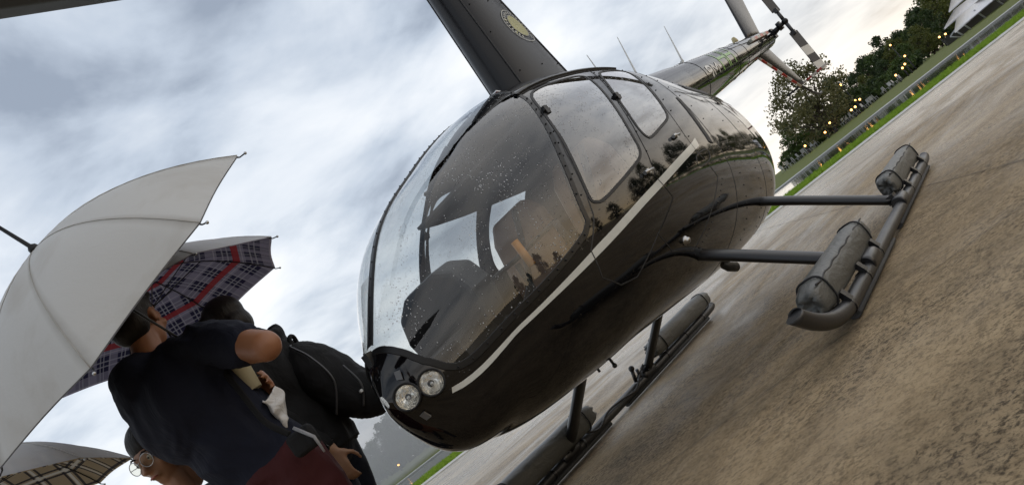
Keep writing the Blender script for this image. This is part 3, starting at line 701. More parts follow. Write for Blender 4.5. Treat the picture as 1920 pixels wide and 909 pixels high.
def seat(x, y):
    mb = MB(); rz = Matrix.Rotation(radians(-10), 3, 'Y')
    mb.box((x+.22, y, .67), (.48, .34, .15)); base = mb.build('seat', SEATM, H)
    mb = MB(); mb.box((x+.24, y, .775), (.46, .42, .07), Matrix.Rotation(radians(-6), 3, 'Y')); c = mb.build('seat_cushion', SEATM, base)
    bv = c.modifiers.new('b', 'BEVEL'); bv.width = .025; bv.segments = 3
    mb = MB(); P = [(0, -.20, 0), (0, .20, 0), (0, .21, .25), (0, .19, .46), (0, .13, .56), (0, -.13, .56), (0, -.19, .46), (0, -.21, .25)]
    mb.poly([Vector((x-.02, y, .80)) + rz @ Vector(q) for q in P], rz @ Vector((-.10, 0, 0))); b = mb.build('seat_back', SEATM, base)
    bv = b.modifiers.new('b', 'BEVEL'); bv.width = .03; bv.segments = 3
    mb = MB(); pth = catmull([(x+.03, y+.16, 1.30), (x+.08, y+.10, 1.12), (x+.10, y, .95), (x+.12, y-.12, .86)], 5); mb.tube(pth, .022, 6, flat=.15, upv=(0, 1, 0)); mb.build('harness', MATTE, base)
for x, y in ((.85, .26), (.85, -.26), (-.20, .26), (-.20, -.26)): seat(x, y)
mb = MB(); mb.box((1.92, 0, .72), (.28, .26, .36), Matrix.Rotation(radians(12), 3, 'Y'), taper=.85); con = mb.build('instrument_console', MATTE, H)
bv = con.modifiers.new('b', 'BEVEL'); bv.width = .02; bv.segments = 2
mb = MB(); mb.poly([(1.80, -.20, .86), (1.80, .20, .86), (1.80, .225, 1.0), (1.80, .19, 1.10), (1.80, .10, 1.155), (1.80, -.10, 1.155), (1.80, -.19, 1.10), (1.80, -.225, 1.0)], (.15, 0, -.02)); pan = mb.build('instrument_panel', MATTE, H)
bv = pan.modifiers.new('b', 'BEVEL'); bv.width = .02; bv.segments = 2
for yy, zz in ((-.13, .98), (0, .98), (.13, .98), (-.065, 1.09), (.065, 1.09)):
    mb = MB(); mb.tube([(1.795, yy, zz), (1.786, yy, zz)], [.045, .043], 18); mb.build('gauge', FRAME, pan)
mb = MB(); mb.tube([(1.25, 0, .60), (1.32, 0, .86), (1.30, 0, 1.02)], .016, 10); mb.tube([(1.30, -.30, 1.05), (1.30, 0, 1.04), (1.30, .30, 1.05)], .012, 10)
for s_ in (-1, 1): mb.tube([(1.30, s_*.30, 1.05), (1.31, s_*.30, .92)], .017, 10)
mb.build('cyclic_stick', MATTE, H)
for y in (.06, -.45):
    mb = MB(); mb.tube([(.55, y, .62), (.95, y, .84)], .014, 10); mb.tube([(.9, y, .812), (1.03, y, .885)], .02, 10); mb.build('collective_lever', MATTE, H)
ORNG = simple('orange_grip', (.50, .22, .05), .5)
mb = MB(); mb.tube([(1.47, .18, .95), (1.47, .18, 1.08)], .018, 12); mb.build('flashlight_grip', ORNG, H)
for y in (.25, .15, -.15, -.25):
    mb = MB(); mb.box((1.84, y, .70), (.025, .07, .11), Matrix.Rotation(.4, 3, 'Y')); mb.tube([(1.86, y, .58), (1.85, y, .68)], .01, 8); mb.build('pedal', FRAME, H)
# white folded chart on the floor
mb = MB(); mb.box((1.62, .22, .576), (.16, .14, .012), Matrix.Rotation(.3, 3, 'Z')); mb.build('chart_card', simple('paper_card', (.45, .43, .38), .8), H)

# ---- mast fairing
def mast_sec(z):
    k = (z-1.80)/(2.95-1.80); return .42-.18*k, -(.42-.20*k), .17-.04*k
def airfoil(xf, xr, t, n=28):
    P = []
    for j in range(n):
        a = 2*pi*j/n; cxx = (1+cos(a))/2; xx = xr+(xf-xr)*cxx; yy = t*abs(sin(a))**.85*(1 if sin(a) > 0 else -1)*(.82+.18*cxx); P.append((xx, yy))
    return P
mb = MB(); zs = np.linspace(1.72, 2.95, 12); vs = []
for z in zs:
    for x, y in airfoil(*mast_sec(z)): vs.append((x, y, z))
n_ = 28; mb.add(vs, [(i*n_+j, i*n_+(j+1) % n_, (i+1)*n_+(j+1) % n_, (i+1)*n_+j) for i in range(11) for j in range(n_)]); mb.add(vs[-n_:], [tuple(range(n_))], 0, False)
mast = mb.build('mast_fairing', PAINT_SOFT, H)
def mast_pt(fx, z, side, off=0.0):
    xf, xr, t = mast_sec(z); xx = xr+(xf-xr)*fx; c = 2*fx-1; s_ = sqrt(max(0, 1-c*c)); return Vector((xx, side*(t*s_**.85*(.82+.18*fx)+off), z))
for sd_ in (1, -1):
    mb = MB()
    for fx in (.90, .20):
        P = [mast_pt(fx, z, sd_, .001) for z in np.linspace(1.8, 2.94, 20)]; mb.tube(P, .006, 6, upv=(0, 1, 0), flat=1.0)
    mb.build('fairing_joint', MATTE, mast)
    rv = MB()
    for z in (1.98, 2.28, 2.5, 2.7):
        for fx in (.84, .26, .55): rv.ball(mast_pt(fx, z, sd_, .001), .005, 6, 4)
    rv.build('rivets', FRAME, mast)['kind'] = 'stuff'
# round emblem on the fairing flank: rings, pale disc, lettering dashes
EMB_Y = simple('emblem_yellow', (.34, .33, .12), .35); EMB_W = simple('emblem_silver', (.40, .40, .36), .35)
for sd_ in (1, -1):
    def emb(fx0, z0, r, a):
        return mast_pt(fx0 + r*cos(a)/.68*(-1), z0 + r*sin(a), sd_, .004)
    def ring(r1, r2, a0=0, a1=2*pi, n=40):
        v = []
        for i in range(n+1):
            a = a0+(a1-a0)*i/n; v += [emb(.40, 2.29, r1, a), emb(.40, 2.29, r2, a)]
        return v, [(2*i, 2*i+1, 2*i+3, 2*i+2) for i in range(n)]
    mb = MB(); mb.add(*ring(.132, .126)); mb.add(*ring(.088, .084))
    for i in range(22):
        a = radians(-60+i*14); mb.add(*ring(.098, .116, a, a+.10, 2))
    em = mb.build('emblem', EMB_W, mast)
    mb = MB(); v, f = ring(.0, .082)
    mb.add(v, f)
    for a in (2.6, 3.6): mb.add(*ring(.096, .118, a, a+.16, 3))
    mb.build('emblem_disc', EMB_Y, em)
# ---- rotor head and blades
mb = MB(); mb.tube([(0, 0, 2.9), (0, 0, 3.22)], .045, 16); mb.build('rotor_mast', STEEL, H)
BL_AZ = radians(-8.0)
hubq = Matrix.Rotation(BL_AZ, 3, 'Z')
mb = MB(); mb.box((0, 0, 3.16), (.46, .14, .10), hubq); mb.tube([(0, 0, 3.08), (0, 0, 3.26)], .07, 16)
for s_ in (-1, 1): mb.tube([hubq @ Vector((s_*.2, 0, 3.16)), hubq @ Vector((s_*.5, 0, 3.155))], .05, 12)
mb.build('rotor_hub', FRAME, H)
mb = MB(); mb.tube([(0, 0, 2.93), (0, 0, 2.99)], .12, 20)
for a in (.5, 2.1, 3.7, 5.3): mb.tube([(.12*cos(a), .12*sin(a), 2.97), (.11*cos(a), .11*sin(a), 3.14)], .01, 8)
mb.build('swashplate', STEEL, H)
BLADE = simple('rotor_blade_paint', (.022, .022, .024), .42)
for s_ in (1, -1):
    mb = MB(); vs = []; nst = 20; sec_ = [(.085, 0), (.06, .013), (0, .017), (-.09, .010), (-.165, 0), (-.09, -.006), (0, -.010), (.06, -.010)]
    for i in range(nst+1):
        rr = .45+(5.03-.45)*i/nst; zz = 3.155 - .045*(rr-.45) + (.003*(rr-.45)**2 if False else 0)
        ck = min(1.0, .5+(rr-.45)/.5)
        for a, b in sec_: vs.append(hubq @ Vector((s_*rr, s_*a*ck*1.0+0.0, 0)) + Vector((0, 0, zz+b)))
    k = len(sec_); mb.add(vs, [(i*k+j, i*k+(j+1) % k, (i+1)*k+(j+1) % k, (i+1)*k+j) for i in range(nst) for j in range(k)]); mb.add(vs[-k:], [tuple(range(k))], 0, False); mb.add(vs[:k], [tuple(range(k))[::-1]], 0, False)
    mb.build('main_rotor_blade', BLADE, H)
# red beacon at the foot of the fairing
mb = MB(); mb.lathe([(.028, 0), (.028, .02), (.02, .045), (.001, .052)], 16, Matrix.Translation((.50, .05, 1.835))); bc = mb.build('beacon', RED, H)
mb = MB(); mb.box((.51, .05, 1.895), (.09, .045, .008), Matrix.Rotation(-.25, 3, 'Y')); mb.build('beacon_shield', STEEL, bc)

# ---- tail boom
def boom_c(x): k = (x+1.6)/(-4.05); return 1.574+.367*k, .23-.125*k
mb = MB(); xs = np.linspace(-1.15, -5.62, 40); n_ = 28; vs = []
for x in xs:
    zc_, r_ = boom_c(x)
    for j in range(n_): vs.append((x, r_*cos(2*pi*j/n_), zc_+r_*sin(2*pi*j/n_)))
for (x, s_) in ((-5.68, .86), (-5.72, .6), (-5.735, .2)):
    zc_, r_ = boom_c(-5.62)
    for j in range(n_): vs.append((x, s_*r_*cos(2*pi*j/n_), zc_+s_*r_*sin(2*pi*j/n_)))
k = len(xs)+3; mb.add(vs, [(i*n_+j, i*n_+(j+1) % n_, (i+1)*n_+(j+1) % n_, (i+1)*n_+j) for i in range(k-1) for j in range(n_)]); mb.add(vs[-n_:], [tuple(range(n_))], 0, False)
boom = mb.build('tail_boom', PAINT, H)
def boom_p(x, ang, off=0.0): zc_, r_ = boom_c(x); return Vector((x, (r_+off)*cos(ang), zc_+(r_+off)*sin(ang)))
mb = MB()
for x in (-1.75, -2.15, -3.45, -3.9, -4.6, -5.2):
    mb.tube([boom_p(x, a, 0) for a in np.linspace(0, 2*pi, 30)], .003, 5, False)
mb.build('boom_joint', FRAME, boom)
rv = MB()
for x in np.arange(-1.6, -5.4, -.07):
    for a in (.9, -.9): rv.ball(boom_p(x, a), .003, 5, 3)
rv.build('rivets', FRAME, boom)['kind'] = 'stuff'
WHITEP = simple('white_lettering', (.62, .62, .60), .3); GREENP = simple('green_lettering', (.22, .42, .10), .3)
def stroke(mb, P, wd_, off=.0025):
    'P in (x, angle)'
    D = []
    for (a, b) in zip(P[:-1], P[1:]):
        for t in np.linspace(0, 1, 7)[:-1]: D.append((a[0]+(b[0]-a[0])*t, a[1]+(b[1]-a[1])*t))
    D.append(P[-1]); pts = [boom_p(x, a, off) for x, a in D]; vs = []
    for i, p in enumerate(pts):
        t = (pts[min(i+1, len(pts)-1)]-pts[max(i-1, 0)]).normalized(); x, a = D[i]; n = Vector((0, cos(a), sin(a))); b = n.cross(t).normalized(); vs += [p-b*wd_/2, p+b*wd_/2]
    mb.add(vs, [(2*i, 2*i+1, 2*i+3, 2*i+2) for i in range(len(pts)-1)])
d2 = radians
def glyph(ch, x0, wd_, a0, a1):
    g = {'9': [[(1, .1), (.5, 0), (.9, .25), (1, .6), (.9, .95), (.5, 1), (.1, .95), (0, .75), (.1, .55), (.5, .5), (.95, .55)]], 'M': [[(0, 0), (0, 1), (.5, .35), (1, 1), (1, 0)]], '-': [[(.1, .5), (.9, .5)]], 'H': [[(0, 0), (0, 1)], [(1, 0), (1, 1)], [(0, .5), (1, .5)]]}[ch]
    return [[(x0-wd_*p[0], a0+(a1-a0)*p[1]) for p in s_] for s_ in g]
mb = MB()
for ch, x0, w_ in (('9', -2.24, .12), ('M', -2.42, .17), ('-', -2.62, .07)):
    for P in glyph(ch, x0, w_, d2(-20), d2(8)): stroke(mb, P, .022)
mb.build('registration_lettering', WHITEP, boom)
mb = MB()
for ch, x0, w_ in (('H', -2.76, .25), ('H', -3.07, .22)):
    for P in glyph(ch, x0, w_, d2(-22), d2(48)): stroke(mb, P, .028)
mb.build('green_lettering', GREENP, boom)
# rear cowl that takes the boom into the body
mb = MB(); vs = []; xs = np.linspace(-.35, -1.75, 12)
for i, x in enumerate(xs):
    k = i/11; zc_, r_ = boom_c(x); rz_ = r_*(1.0+.02*(1-k)); ry = r_*(1.02+.10*(1-k))
    for j in range(n_): vs.append((x, ry*cos(2*pi*j/n_), zc_-.0+rz_*sin(2*pi*j/n_)+.006))
mb.add(vs, [(i*n_+j, i*n_+(j+1) % n_, (i+1)*n_+(j+1) % n_, (i+1)*n_+j) for i in range(11) for j in range(n_)]); mb.build('boom_fairing', PAINT, H)
# fins
def fin(name, P, t, ms=PAINT):
    'P: leading root, trailing root, trailing tip, leading tip; lens shaped section'
    mb = MB(); n = 16; m_ = 8; vs = []
    for i in range(m_+1):
        k = i/m_; a = Vector((P[0][0], 0, P[0][1])).lerp(Vector((P[3][0], 0, P[3][1])), k); b = Vector((P[1][0], 0, P[1][1])).lerp(Vector((P[2][0], 0, P[2][1])), k); tt = t*(1-.45*k)
        for j in range(n):
            q = 2*pi*j/n; c = (1-cos(q))/2; vs.append(a.lerp(b, c)+Vector((0, tt*sin(q)*(1-.55*c), 0)))
    mb.add(vs, [(i*n+j, i*n+(j+1) % n, (i+1)*n+(j+1) % n, (i+1)*n+j) for i in range(m_) for j in range(n)]); mb.add(vs[-n:], [tuple(range(n))], 0, False); mb.add(vs[:n], [tuple(range(n))[::-1]], 0, False)
    return mb.build(name, ms, H)
fin('upper_fin', [(-4.88, 1.96), (-5.50, 1.98), (-6.22, 2.72), (-5.45, 2.74)], .05, PAINT_SOFT)
lf = fin('lower_fin', [(-4.66, 1.80), (-5.38, 1.84), (-5.66, 1.26), (-5.40, 1.245)], .045, PAINT_SOFT)
mb = MB(); P0 = Vector((-4.70, .0, 1.765)); P1 = Vector((-5.40, .0, 1.25))
for i in range(9):
    a = P0.lerp(P1, i/9); b = P0.lerp(P1, (i+1)/9)
    mb.tube([a+Vector((.012, 0, -.006)), b+Vector((.012, 0, -.006))], .016, 8, True, i % 2)
mb.build('fin_edge_tape', [simple('tape_white', (.55, .53, .5), .4), RED], lf)
mb = MB(); mb.poly([(-4.86, -.08, 1.875), (-5.30, -.08, 1.895), (-5.27, -1.10, 1.895), (-4.92, -1.10, 1.88)], (0, 0, .03)); mb.build('horizontal_stabilizer', PAINT, H)
mb = MB(); mb.tube(catmull([(-5.36, 0, 1.27), (-5.50, 0, 1.20), (-5.68, 0, 1.11), (-5.88, 0, 1.06), (-6.02, 0, 1.07)], 4), .014, 8); mb.build('tail_skid', FRAME, H)
mb = MB()
for i, (a, b) in enumerate(zip(np.linspace(-.22, .34, 9)[:-1], np.linspace(-.22, .34, 9)[1:])):
    mb.box((-5.56, (a+b)/2, 1.262), (.05, b-a, .022), None, 1 if (i % 2 == 0 and i > 2) else (0 if i > 2 else 2))
mb.build('tail_guard_bar', [simple('guard_white', (.6, .57, .54), .4), RED, FRAME], H)
# tail rotor
TRH = Vector((-5.70, .27, 1.965)); tr = MB()
tr.tube([(-5.66, .02, 1.94), (-5.69, .16, 1.955), tuple(TRH)], [.05, .03, .022], 12); tr.ball(TRH, .04); tr.tube([TRH+Vector((0, -.10, 0)), TRH+Vector((0, -.05, 0))], .055, 14)
tr.box((-5.63, .07, 1.94), (.13, .09, .12)); tro = tr.build('tail_gearbox', FRAME, H)
TRD = Vector((.16, 0, -.987)); TRC = Vector((.81, -.57, .13))
TBD = simple('blade_dark', (.03, .03, .033), .4); TBW = simple('blade_white', (.62, .60, .54), .4)
for s_ in (1, -1):
    mb = MB(); d_ = TRD*s_
    mb.tube([TRH, TRH+d_*.20], [.022, .020], 10); mb.box(TRH+d_*.17, (.07, .05, .05))
    yv = TRD.cross(TRC).normalized(); st = [(.16, .38, 0), (.38, .50, 1), (.50, .61, 0), (.61, .735, 1)]
    for a, b, mi_ in st:
        for (r1, r2) in ((a, b),):
            c1 = TRH+d_*r1; c2 = TRH+d_*r2; cw = .062; th_ = .008
            q = [c1-TRC*cw, c1+TRC*cw, c2+TRC*cw, c2-TRC*cw]
            mb.poly(q, yv*th_, mi_)
    mb.build('tail_rotor_blade', [TBD, TBW], H)
# boom top lamp, gearbox guard rods, antennas
mb = MB(); mb.lathe([(.02, 0), (.03, .01), (.03, .05), (.018, .085), (.001, .09)], 14, Matrix.Translation((-4.44, 0, 1.955))); mb.build('boom_lamp', simple('amber_lamp', (.45, .38, .2), .3), H)
PINK = simple('pink_warning_tape', (.5, .2, .17), .4)
mb = MB()
for i, x in enumerate(np.arange(-4.35, -5.3, -.16)): mb.box(boom_p(x, .30, .012), (.15, .05, .035), Matrix.Rotation(.09, 3, 'Y'), i % 2)
mb.build('tail_rotor_control_guard', [EMB_W, PINK], H)
ANT = simple('antenna_white', (.5, .5, .48), .4)
for (a, b) in (((-1.45, 0, 1.78), (-1.69, 0, 2.225)), ((-2.56, 0, 1.86), (-2.83, 0, 2.285)), ((-.90, 0, 1.72), (-.965, 0, 2.10))):
    mb = MB(); a = Vector(a); b = Vector(b); mb.tube([a, a.lerp(b, .12), b], [.016, .009, .003], 8); mb.tube([a-Vector((.03, 0, .0)), a+Vector((.03, 0, .02))], .015, 8); mb.build('whip_antenna', ANT, H)

# ---- landing gear
GEAR = simple('gear_black', (.010, .010, .011), .32, bump=.05)
SKT = simple('skid_worn_metal', (.022, .022, .023), .38, bump=.1)
def ruck(name='float_bag_vinyl'):
    M = Mat(name); v = M.coord((1, 3, 3)); n1_ = M.noise(5, 4, .6, v, .6); n2_ = M.noise(40, 3, .6, M.coord())
    b = M.bump(n1_, .38, .025); b = M.bump(n2_, .15, .004, b)
    return M.pbr(M.mix(n1_, (.055, .057, .052), (.085, .086, .080)), .42, 0, .5, 0, b)
BAG = ruck()
GRIP = simple('skid_shoe', (.03, .03, .03), .7, bump=.4)
for s_ in (1, -1):
    yS = 1.03*s_
    pth = catmull([(-2.12, yS, .075), (-1.95, yS, .06), (-1.0, yS, .057), (0, yS, .057), (.9, yS, .057), (1.22, yS, .062), (1.42, yS*1.0, .09), (1.57, yS, .145), (1.68, yS, .215)], 6)
    mb = MB(); mb.tube(pth, .032, 16); te = (pth[-1]-pth[-2]).normalized(); ue = Vector((0, 1, 0)).cross(te).normalized(); ue = ue if ue.z > 0 else -ue; pe = pth[-1]
    for v_ in mb.v:
        if (v_-pe).length < .034: v_ -= te*((v_-pe).dot(ue)*1.1)
    sk = mb.build('skid_tube', SKT, H)
    mb = MB(); mb.tube([(-1.9, yS, .020), (-.2, yS, .020)], .016, 8, flat=1.6); mb.tube([(.1, yS, .020), (1.2, yS, .020)], .016, 8, flat=1.6); mb.build('skid_shoe', GRIP, sk)
    for x in (.60, -.63):
        mb = MB(); pth = catmull([(x, .18*s_, .44 if x > 0 else .43), (x, .42*s_, .475 if x > 0 else .44), (x, .60*s_, .44 if x > 0 else .42), (x, .80*s_, .30 if x > 0 else .28), (x, .985*s_, .095)], 6)
        pth = [Vector((x, .12*s_, .60)), Vector((x, .34*s_, .575)), Vector((x, .50*s_, .478)), Vector((x, .75*s_, .29)), Vector((x, 1.0*s_, .10))]
        mb.tube(catmull(pth, 5), .052, 14, flat=.55, upv=(1, 0, 0)); cr = mb.build('cross_tube', GEAR, H)
        mb = MB(); mb.tube([(x-.10, yS, .075), (x-.07, yS, .075), (x+.07, yS, .075), (x+.10, yS, .075)], [.038, .043, .043, .038], 14); mb.box((x, yS-.03*s_, .11), (.09, .05, .05))
        mb.build('skid_saddle', GEAR, cr)
    # stowed floats: padded covers laced to the skid
    for (x0, x1) in ((.28, 1.37), (-2.0, -.80)):
        mb = MB(); vs = []; ns_ = 34; n2 = 22; rnd = random.Random(int(x0*100)+s_)
        for i in range(ns_+1):
            t = i/ns_; x = x0+(x1-x0)*t; e = min(1.0, .80+.20*sin(pi*min(1, max(0, min(t, 1-t)*6))/2))
            for j in range(n2):
                a = 2*pi*j/n2; cr_ = abs(cos(a))**.62*math.copysign(1, cos(a)); sr_ = abs(sin(a))**.75*math.copysign(1, sin(a))
                w_ = 1+.05*noise.noise(Vector((x*4, a*1.2, x0)))+.015*noise.noise(Vector((x*17, a*2.5, s_*3)))
                vs.append((x+.012*noise.noise(Vector((a*2, x*3, 1))), (.985+.062*cr_*e*w_)*s_, .166+.070*sr_*e*w_))
        mb.add(vs, [(i*n2+j, i*n2+(j+1) % n2, (i+1)*n2+(j+1) % n2, (i+1)*n2+j) for i in range(ns_) for j in range(n2)])
        # gathered end flaps
        for ii, dx in ((0, -.03), (ns_, .035)):
            ring = [Vector(vs[ii*n2+j]) for j in range(n2)]; c = sum(ring, Vector())/n2
            inner = [c+(p-c)*.72+Vector((dx*(1+.5*sin(j*2.1)), 0, 0)) for j, p in enumerate(ring)]; inn2 = [c+(p-c)*.3+Vector((dx*.2, 0, 0)) for p in ring]
            mb.add(ring+inner+inn2, [(j, (j+1) % n2, n2+(j+1) % n2, n2+j) for j in range(n2)]+[(n2+j, n2+(j+1) % n2, 2*n2+(j+1) % n2, 2*n2+j) for j in range(n2)]+[tuple(range(2*n2, 3*n2))])
        fb = mb.build('float_bag', BAG, H)
        # seams and lacing cleats along the skid
        mb = MB()
        for t in (.10, .9):
            x = x0+(x1-x0)*t; mb.tube([(x, (.985+.0645*abs(cos(a))**.62*math.copysign(1, cos(a)))*s_, .166+.0725*abs(sin(a))**.75*math.copysign(1, sin(a))) for a in np.linspace(0, 2*pi, 25)], .0045, 5, False)
        mb.tube([(x0+(x1-x0)*t, 1.038*s_, .212+.004*sin(t*40)) for t in np.linspace(.02, .98, 30)], .004, 5); mb.build('bag_seam', MATTE, fb)
        for t in (.15, .5, .85):
            x = x0+(x1-x0)*t; mb = MB(); mb.tube([(x-.013, yS, .058), (x+.013, yS, .058)], .0345, 12); mb.box((x, yS+.018*s_, .10), (.045, .022, .05), Matrix.Rotation(.35*s_, 3, 'X')); mb.build('lacing_cleat', GEAR, fb)
# hose along the far skid
mb = MB(); mb.tube(catmull([(.62, -1.0, .16), (.50, -.96, .13), (.30, -.97, .06), (.10, -.98, .09), (-.1, -.98, .08), (-.30, -.97, .06), (-.5, -.985, .12), (-.6, -1.0, .14)], 6), .007, 7); mb.build('inflation_hose', MATTE, H)
mb = MB(); mb.tube([(-.40, -1.0, .09), (-.40, -.97, .17)], .014, 8); mb.ball((-.40, -.965, .18), .022, 8, 6); mb.tube([(-.48, -1.0, .09), (-.47, -.98, .15)], .012, 8); mb.build('tie_down_lug', GEAR, H)
mb = MB(); mb.tube([(1.25, .05, .43), (1.25, .05, .395)], .007, 7); mb.ball((1.25, .05, .39), .012, 8, 5); mb.tube([(1.33, .02, .44), (1.33, .02, .41)], .006, 6); mb.tube([(.68, -.42, .46), (.70, -.44, .41)], .007, 6); mb.build('drain_pipe', GEAR, H)
# exhaust and black hose low on the engine bay flank
mb = MB(); mb.tube([(-.25, .10, .42), (-.27, .12, .36), (-.33, .13, .33)], .03, 12); mb.build('exhaust_pipe', SKT, H)

# ------------------------------------------------------------------ umbrellas
def umbrella(name, centre, axis, rad, depth, nrib, phase, outm, inm, shaft_len, handle, label, ferr=.10, spin_ref=None, tip_r=None):
    'axis points from handle to apex; centre is the middle of the rim'
    A = Vector(axis).normalized(); ref = Vector(spin_ref) if spin_ref else Vector((0, 0, 1))
    X = (ref-A*ref.dot(A)); X = X.normalized() if X.length > .05 else Vector((1, 0, 0)); Y = A.cross(X)
    C = Vector(centre); root = empty(name, C-A*(shaft_len-depth))
    def W(x, y, z): return C + X*x + Y*y + A*z - root.location
    per = 8; nr = 12
    def cano(off, flip):
        vs = []; uv = []
        for i in range(nr+1):
            t = i/nr
            for j in range(nrib*per):
                k, u_ = divmod(j, per); u_ = u_/per; a = phase+2*pi*(k+u_)/nrib; s_ = sin(pi*u_)
                rr = rad*t*(1-.035*s_*t**1.5)/1.0; chord = cos(pi/nrib)/cos((u_-.5)*2*pi/nrib); rr *= (1-.8*t)+(.8*t)*chord
                zz = depth*(1-t**2.05) - off + .020*s_*t*(1.25-t) - (.10*depth*s_*t**4)*0
                vs.append(W(rr*cos(a), rr*sin(a), zz)); uv.append(((u_-.5)*t*2*rad*sin(pi/nrib)+k*0.0, rad*t))
        n_ = nrib*per; fs = [(i*n_+j, i*n_+(j+1) % n_, (i+1)*n_+(j+1) % n_, (i+1)*n_+j) for i in range(nr) for j in range(n_)]
        me = bpy.data.meshes.new('canopy'); me.from_pydata([tuple(v) for v in vs], [], fs if not flip else [f[::-1] for f in fs])
        ul = me.uv_layers.new(name='panel')
        for p in me.polygons:
            for li, vi in zip(p.loop_indices, p.vertices):
                u_, v_ = uv[vi]
                ul.data[li].uv = (u_, v_)
            p.use_smooth = True
        # keep the panel coordinate continuous inside each face that closes a panel
        for p in me.polygons:
            us = [ul.data[li].uv[0] for li in p.loop_indices]
            if max(us)-min(us) > .6*(2*rad*sin(pi/nrib))*max(.08, max(ul.data[li].uv[1] for li in p.loop_indices)/rad):
                for li in p.loop_indices:
                    if ul.data[li].uv[0] < 0: ul.data[li].uv = (-ul.data[li].uv[0], ul.data[li].uv[1])
        me.update(); return me
    me = cano(0, False); me.materials.append(outm); cn = link('canopy', me, root)
    me = cano(.004, True); me.materials.append(inm); link('lining', me, cn)
    for k in range(nrib):
        a = phase+2*pi*k/nrib; mb = MB(); mb.tube([W(rad*t*cos(a), rad*t*sin(a), depth*(1-t**2.05)+.0012) for t in np.linspace(.03, 1.0, 14)], .0013, 5); mb.build('seam', SEAMC, cn)
        mb = MB(); P = [W(rad*t*cos(a), rad*t*sin(a), depth*(1-t**2.05)-.010) for t in np.linspace(.02, 1.0, 12)]+[W(rad*1.03*cos(a), rad*1.03*sin(a), -.014)]
        mb.tube(P, .0028, 5); rb = mb.build('rib', RIBM, root)
        mb = MB(); mb.tube([W(rad*.5*cos(a), rad*.5*sin(a), depth*(1-.5**2.05)-.012), W(.015*cos(a), .015*sin(a), depth*.28)], .0024, 5); mb.build('stretcher', RIBM, rb)
        mb = MB(); mb.ball(W(rad*1.035*cos(a), rad*1.035*sin(a), -.015), .006, 6, 4); mb.build('rib_tip', STEEL, rb)
    mb = MB(); mb.tube([W(0, 0, depth-.01), W(0, 0, depth-shaft_len+.02)], .0045, 8); mb.tube([W(0, 0, depth*.24), W(0, 0, depth*.32)], .014, 10); mb.build('shaft', RIBM, root)
    mb = MB(); mb.tube([W(0, 0, depth-.012), W(0, 0, depth+.012), W(0, 0, depth+.02), W(0, 0, depth+ferr)], [.022, .016, .0075, .006], 10); mb.build('ferrule', FRAME, root)
    if handle:
        hx, hy = handle; D2 = (X*hx+Y*hy).normalized(); b = C+A*(depth-shaft_len)-root.location
        P = [b+A*.10, b+A*.04, b]+[b+D2*.032*(1-cos(t))-A*.032*sin(t)*1.25 for t in np.linspace(.3, pi, 8)]+[b+D2*.064+A*.02]
        mb = MB(); mb.tube(P, .0115, 10); mb.build('handle', FRAME, root)
    tag(root, label, 'umbrella'); return root
SEAMC = simple('umbrella_seam', (.36, .35, .32), .7)
RIBM = simple('umbrella_rib_dark', (.02, .02, .022), .4, .5)
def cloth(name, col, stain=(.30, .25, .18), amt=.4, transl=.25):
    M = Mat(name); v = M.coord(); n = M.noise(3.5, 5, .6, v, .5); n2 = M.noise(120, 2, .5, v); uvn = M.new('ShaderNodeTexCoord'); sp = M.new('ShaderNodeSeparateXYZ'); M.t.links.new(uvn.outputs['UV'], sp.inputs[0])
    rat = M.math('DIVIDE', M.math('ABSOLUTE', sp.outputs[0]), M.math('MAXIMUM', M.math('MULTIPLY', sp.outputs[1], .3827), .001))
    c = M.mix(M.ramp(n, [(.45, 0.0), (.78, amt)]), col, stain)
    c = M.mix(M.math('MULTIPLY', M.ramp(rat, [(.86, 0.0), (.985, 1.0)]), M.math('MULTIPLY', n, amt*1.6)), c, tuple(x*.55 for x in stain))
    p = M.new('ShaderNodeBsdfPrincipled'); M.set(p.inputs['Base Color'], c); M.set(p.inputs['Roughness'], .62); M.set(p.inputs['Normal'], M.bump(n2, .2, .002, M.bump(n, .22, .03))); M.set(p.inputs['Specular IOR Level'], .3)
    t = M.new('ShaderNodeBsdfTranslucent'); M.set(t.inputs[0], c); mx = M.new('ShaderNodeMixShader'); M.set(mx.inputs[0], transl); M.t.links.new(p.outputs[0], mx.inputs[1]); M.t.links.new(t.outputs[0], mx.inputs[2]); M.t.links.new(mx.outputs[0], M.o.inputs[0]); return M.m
def plaid(name, base, cells, transl=.62):
    'cells: (axis, period, offset, width, colour, alpha) drawn in order'
    M = Mat(name); tcn = M.new('ShaderNodeTexCoord'); sp = M.new('ShaderNodeSeparateXYZ'); M.t.links.new(tcn.outputs['UV'], sp.inputs[0]); c = base
    for ax, per, of, wd_, colr, al in cells:
        x = M.math('FRACT', M.math('ADD', M.math('DIVIDE', sp.outputs[ax], per), of+20)); band = M.math('LESS_THAN', x, wd_/per); c = M.mix(M.math('MULTIPLY', band, al), c, colr)
    p = M.new('ShaderNodeBsdfPrincipled'); M.set(p.inputs['Base Color'], c); M.set(p.inputs['Roughness'], .75); M.set(p.inputs['Specular IOR Level'], .2)
    t = M.new('ShaderNodeBsdfTranslucent'); M.set(t.inputs[0], c); mx = M.new('ShaderNodeMixShader'); M.set(mx.inputs[0], transl); M.t.links.new(p.outputs[0], mx.inputs[1]); M.t.links.new(t.outputs[0], mx.inputs[2]); M.t.links.new(mx.outputs[0], M.o.inputs[0]); return M.m
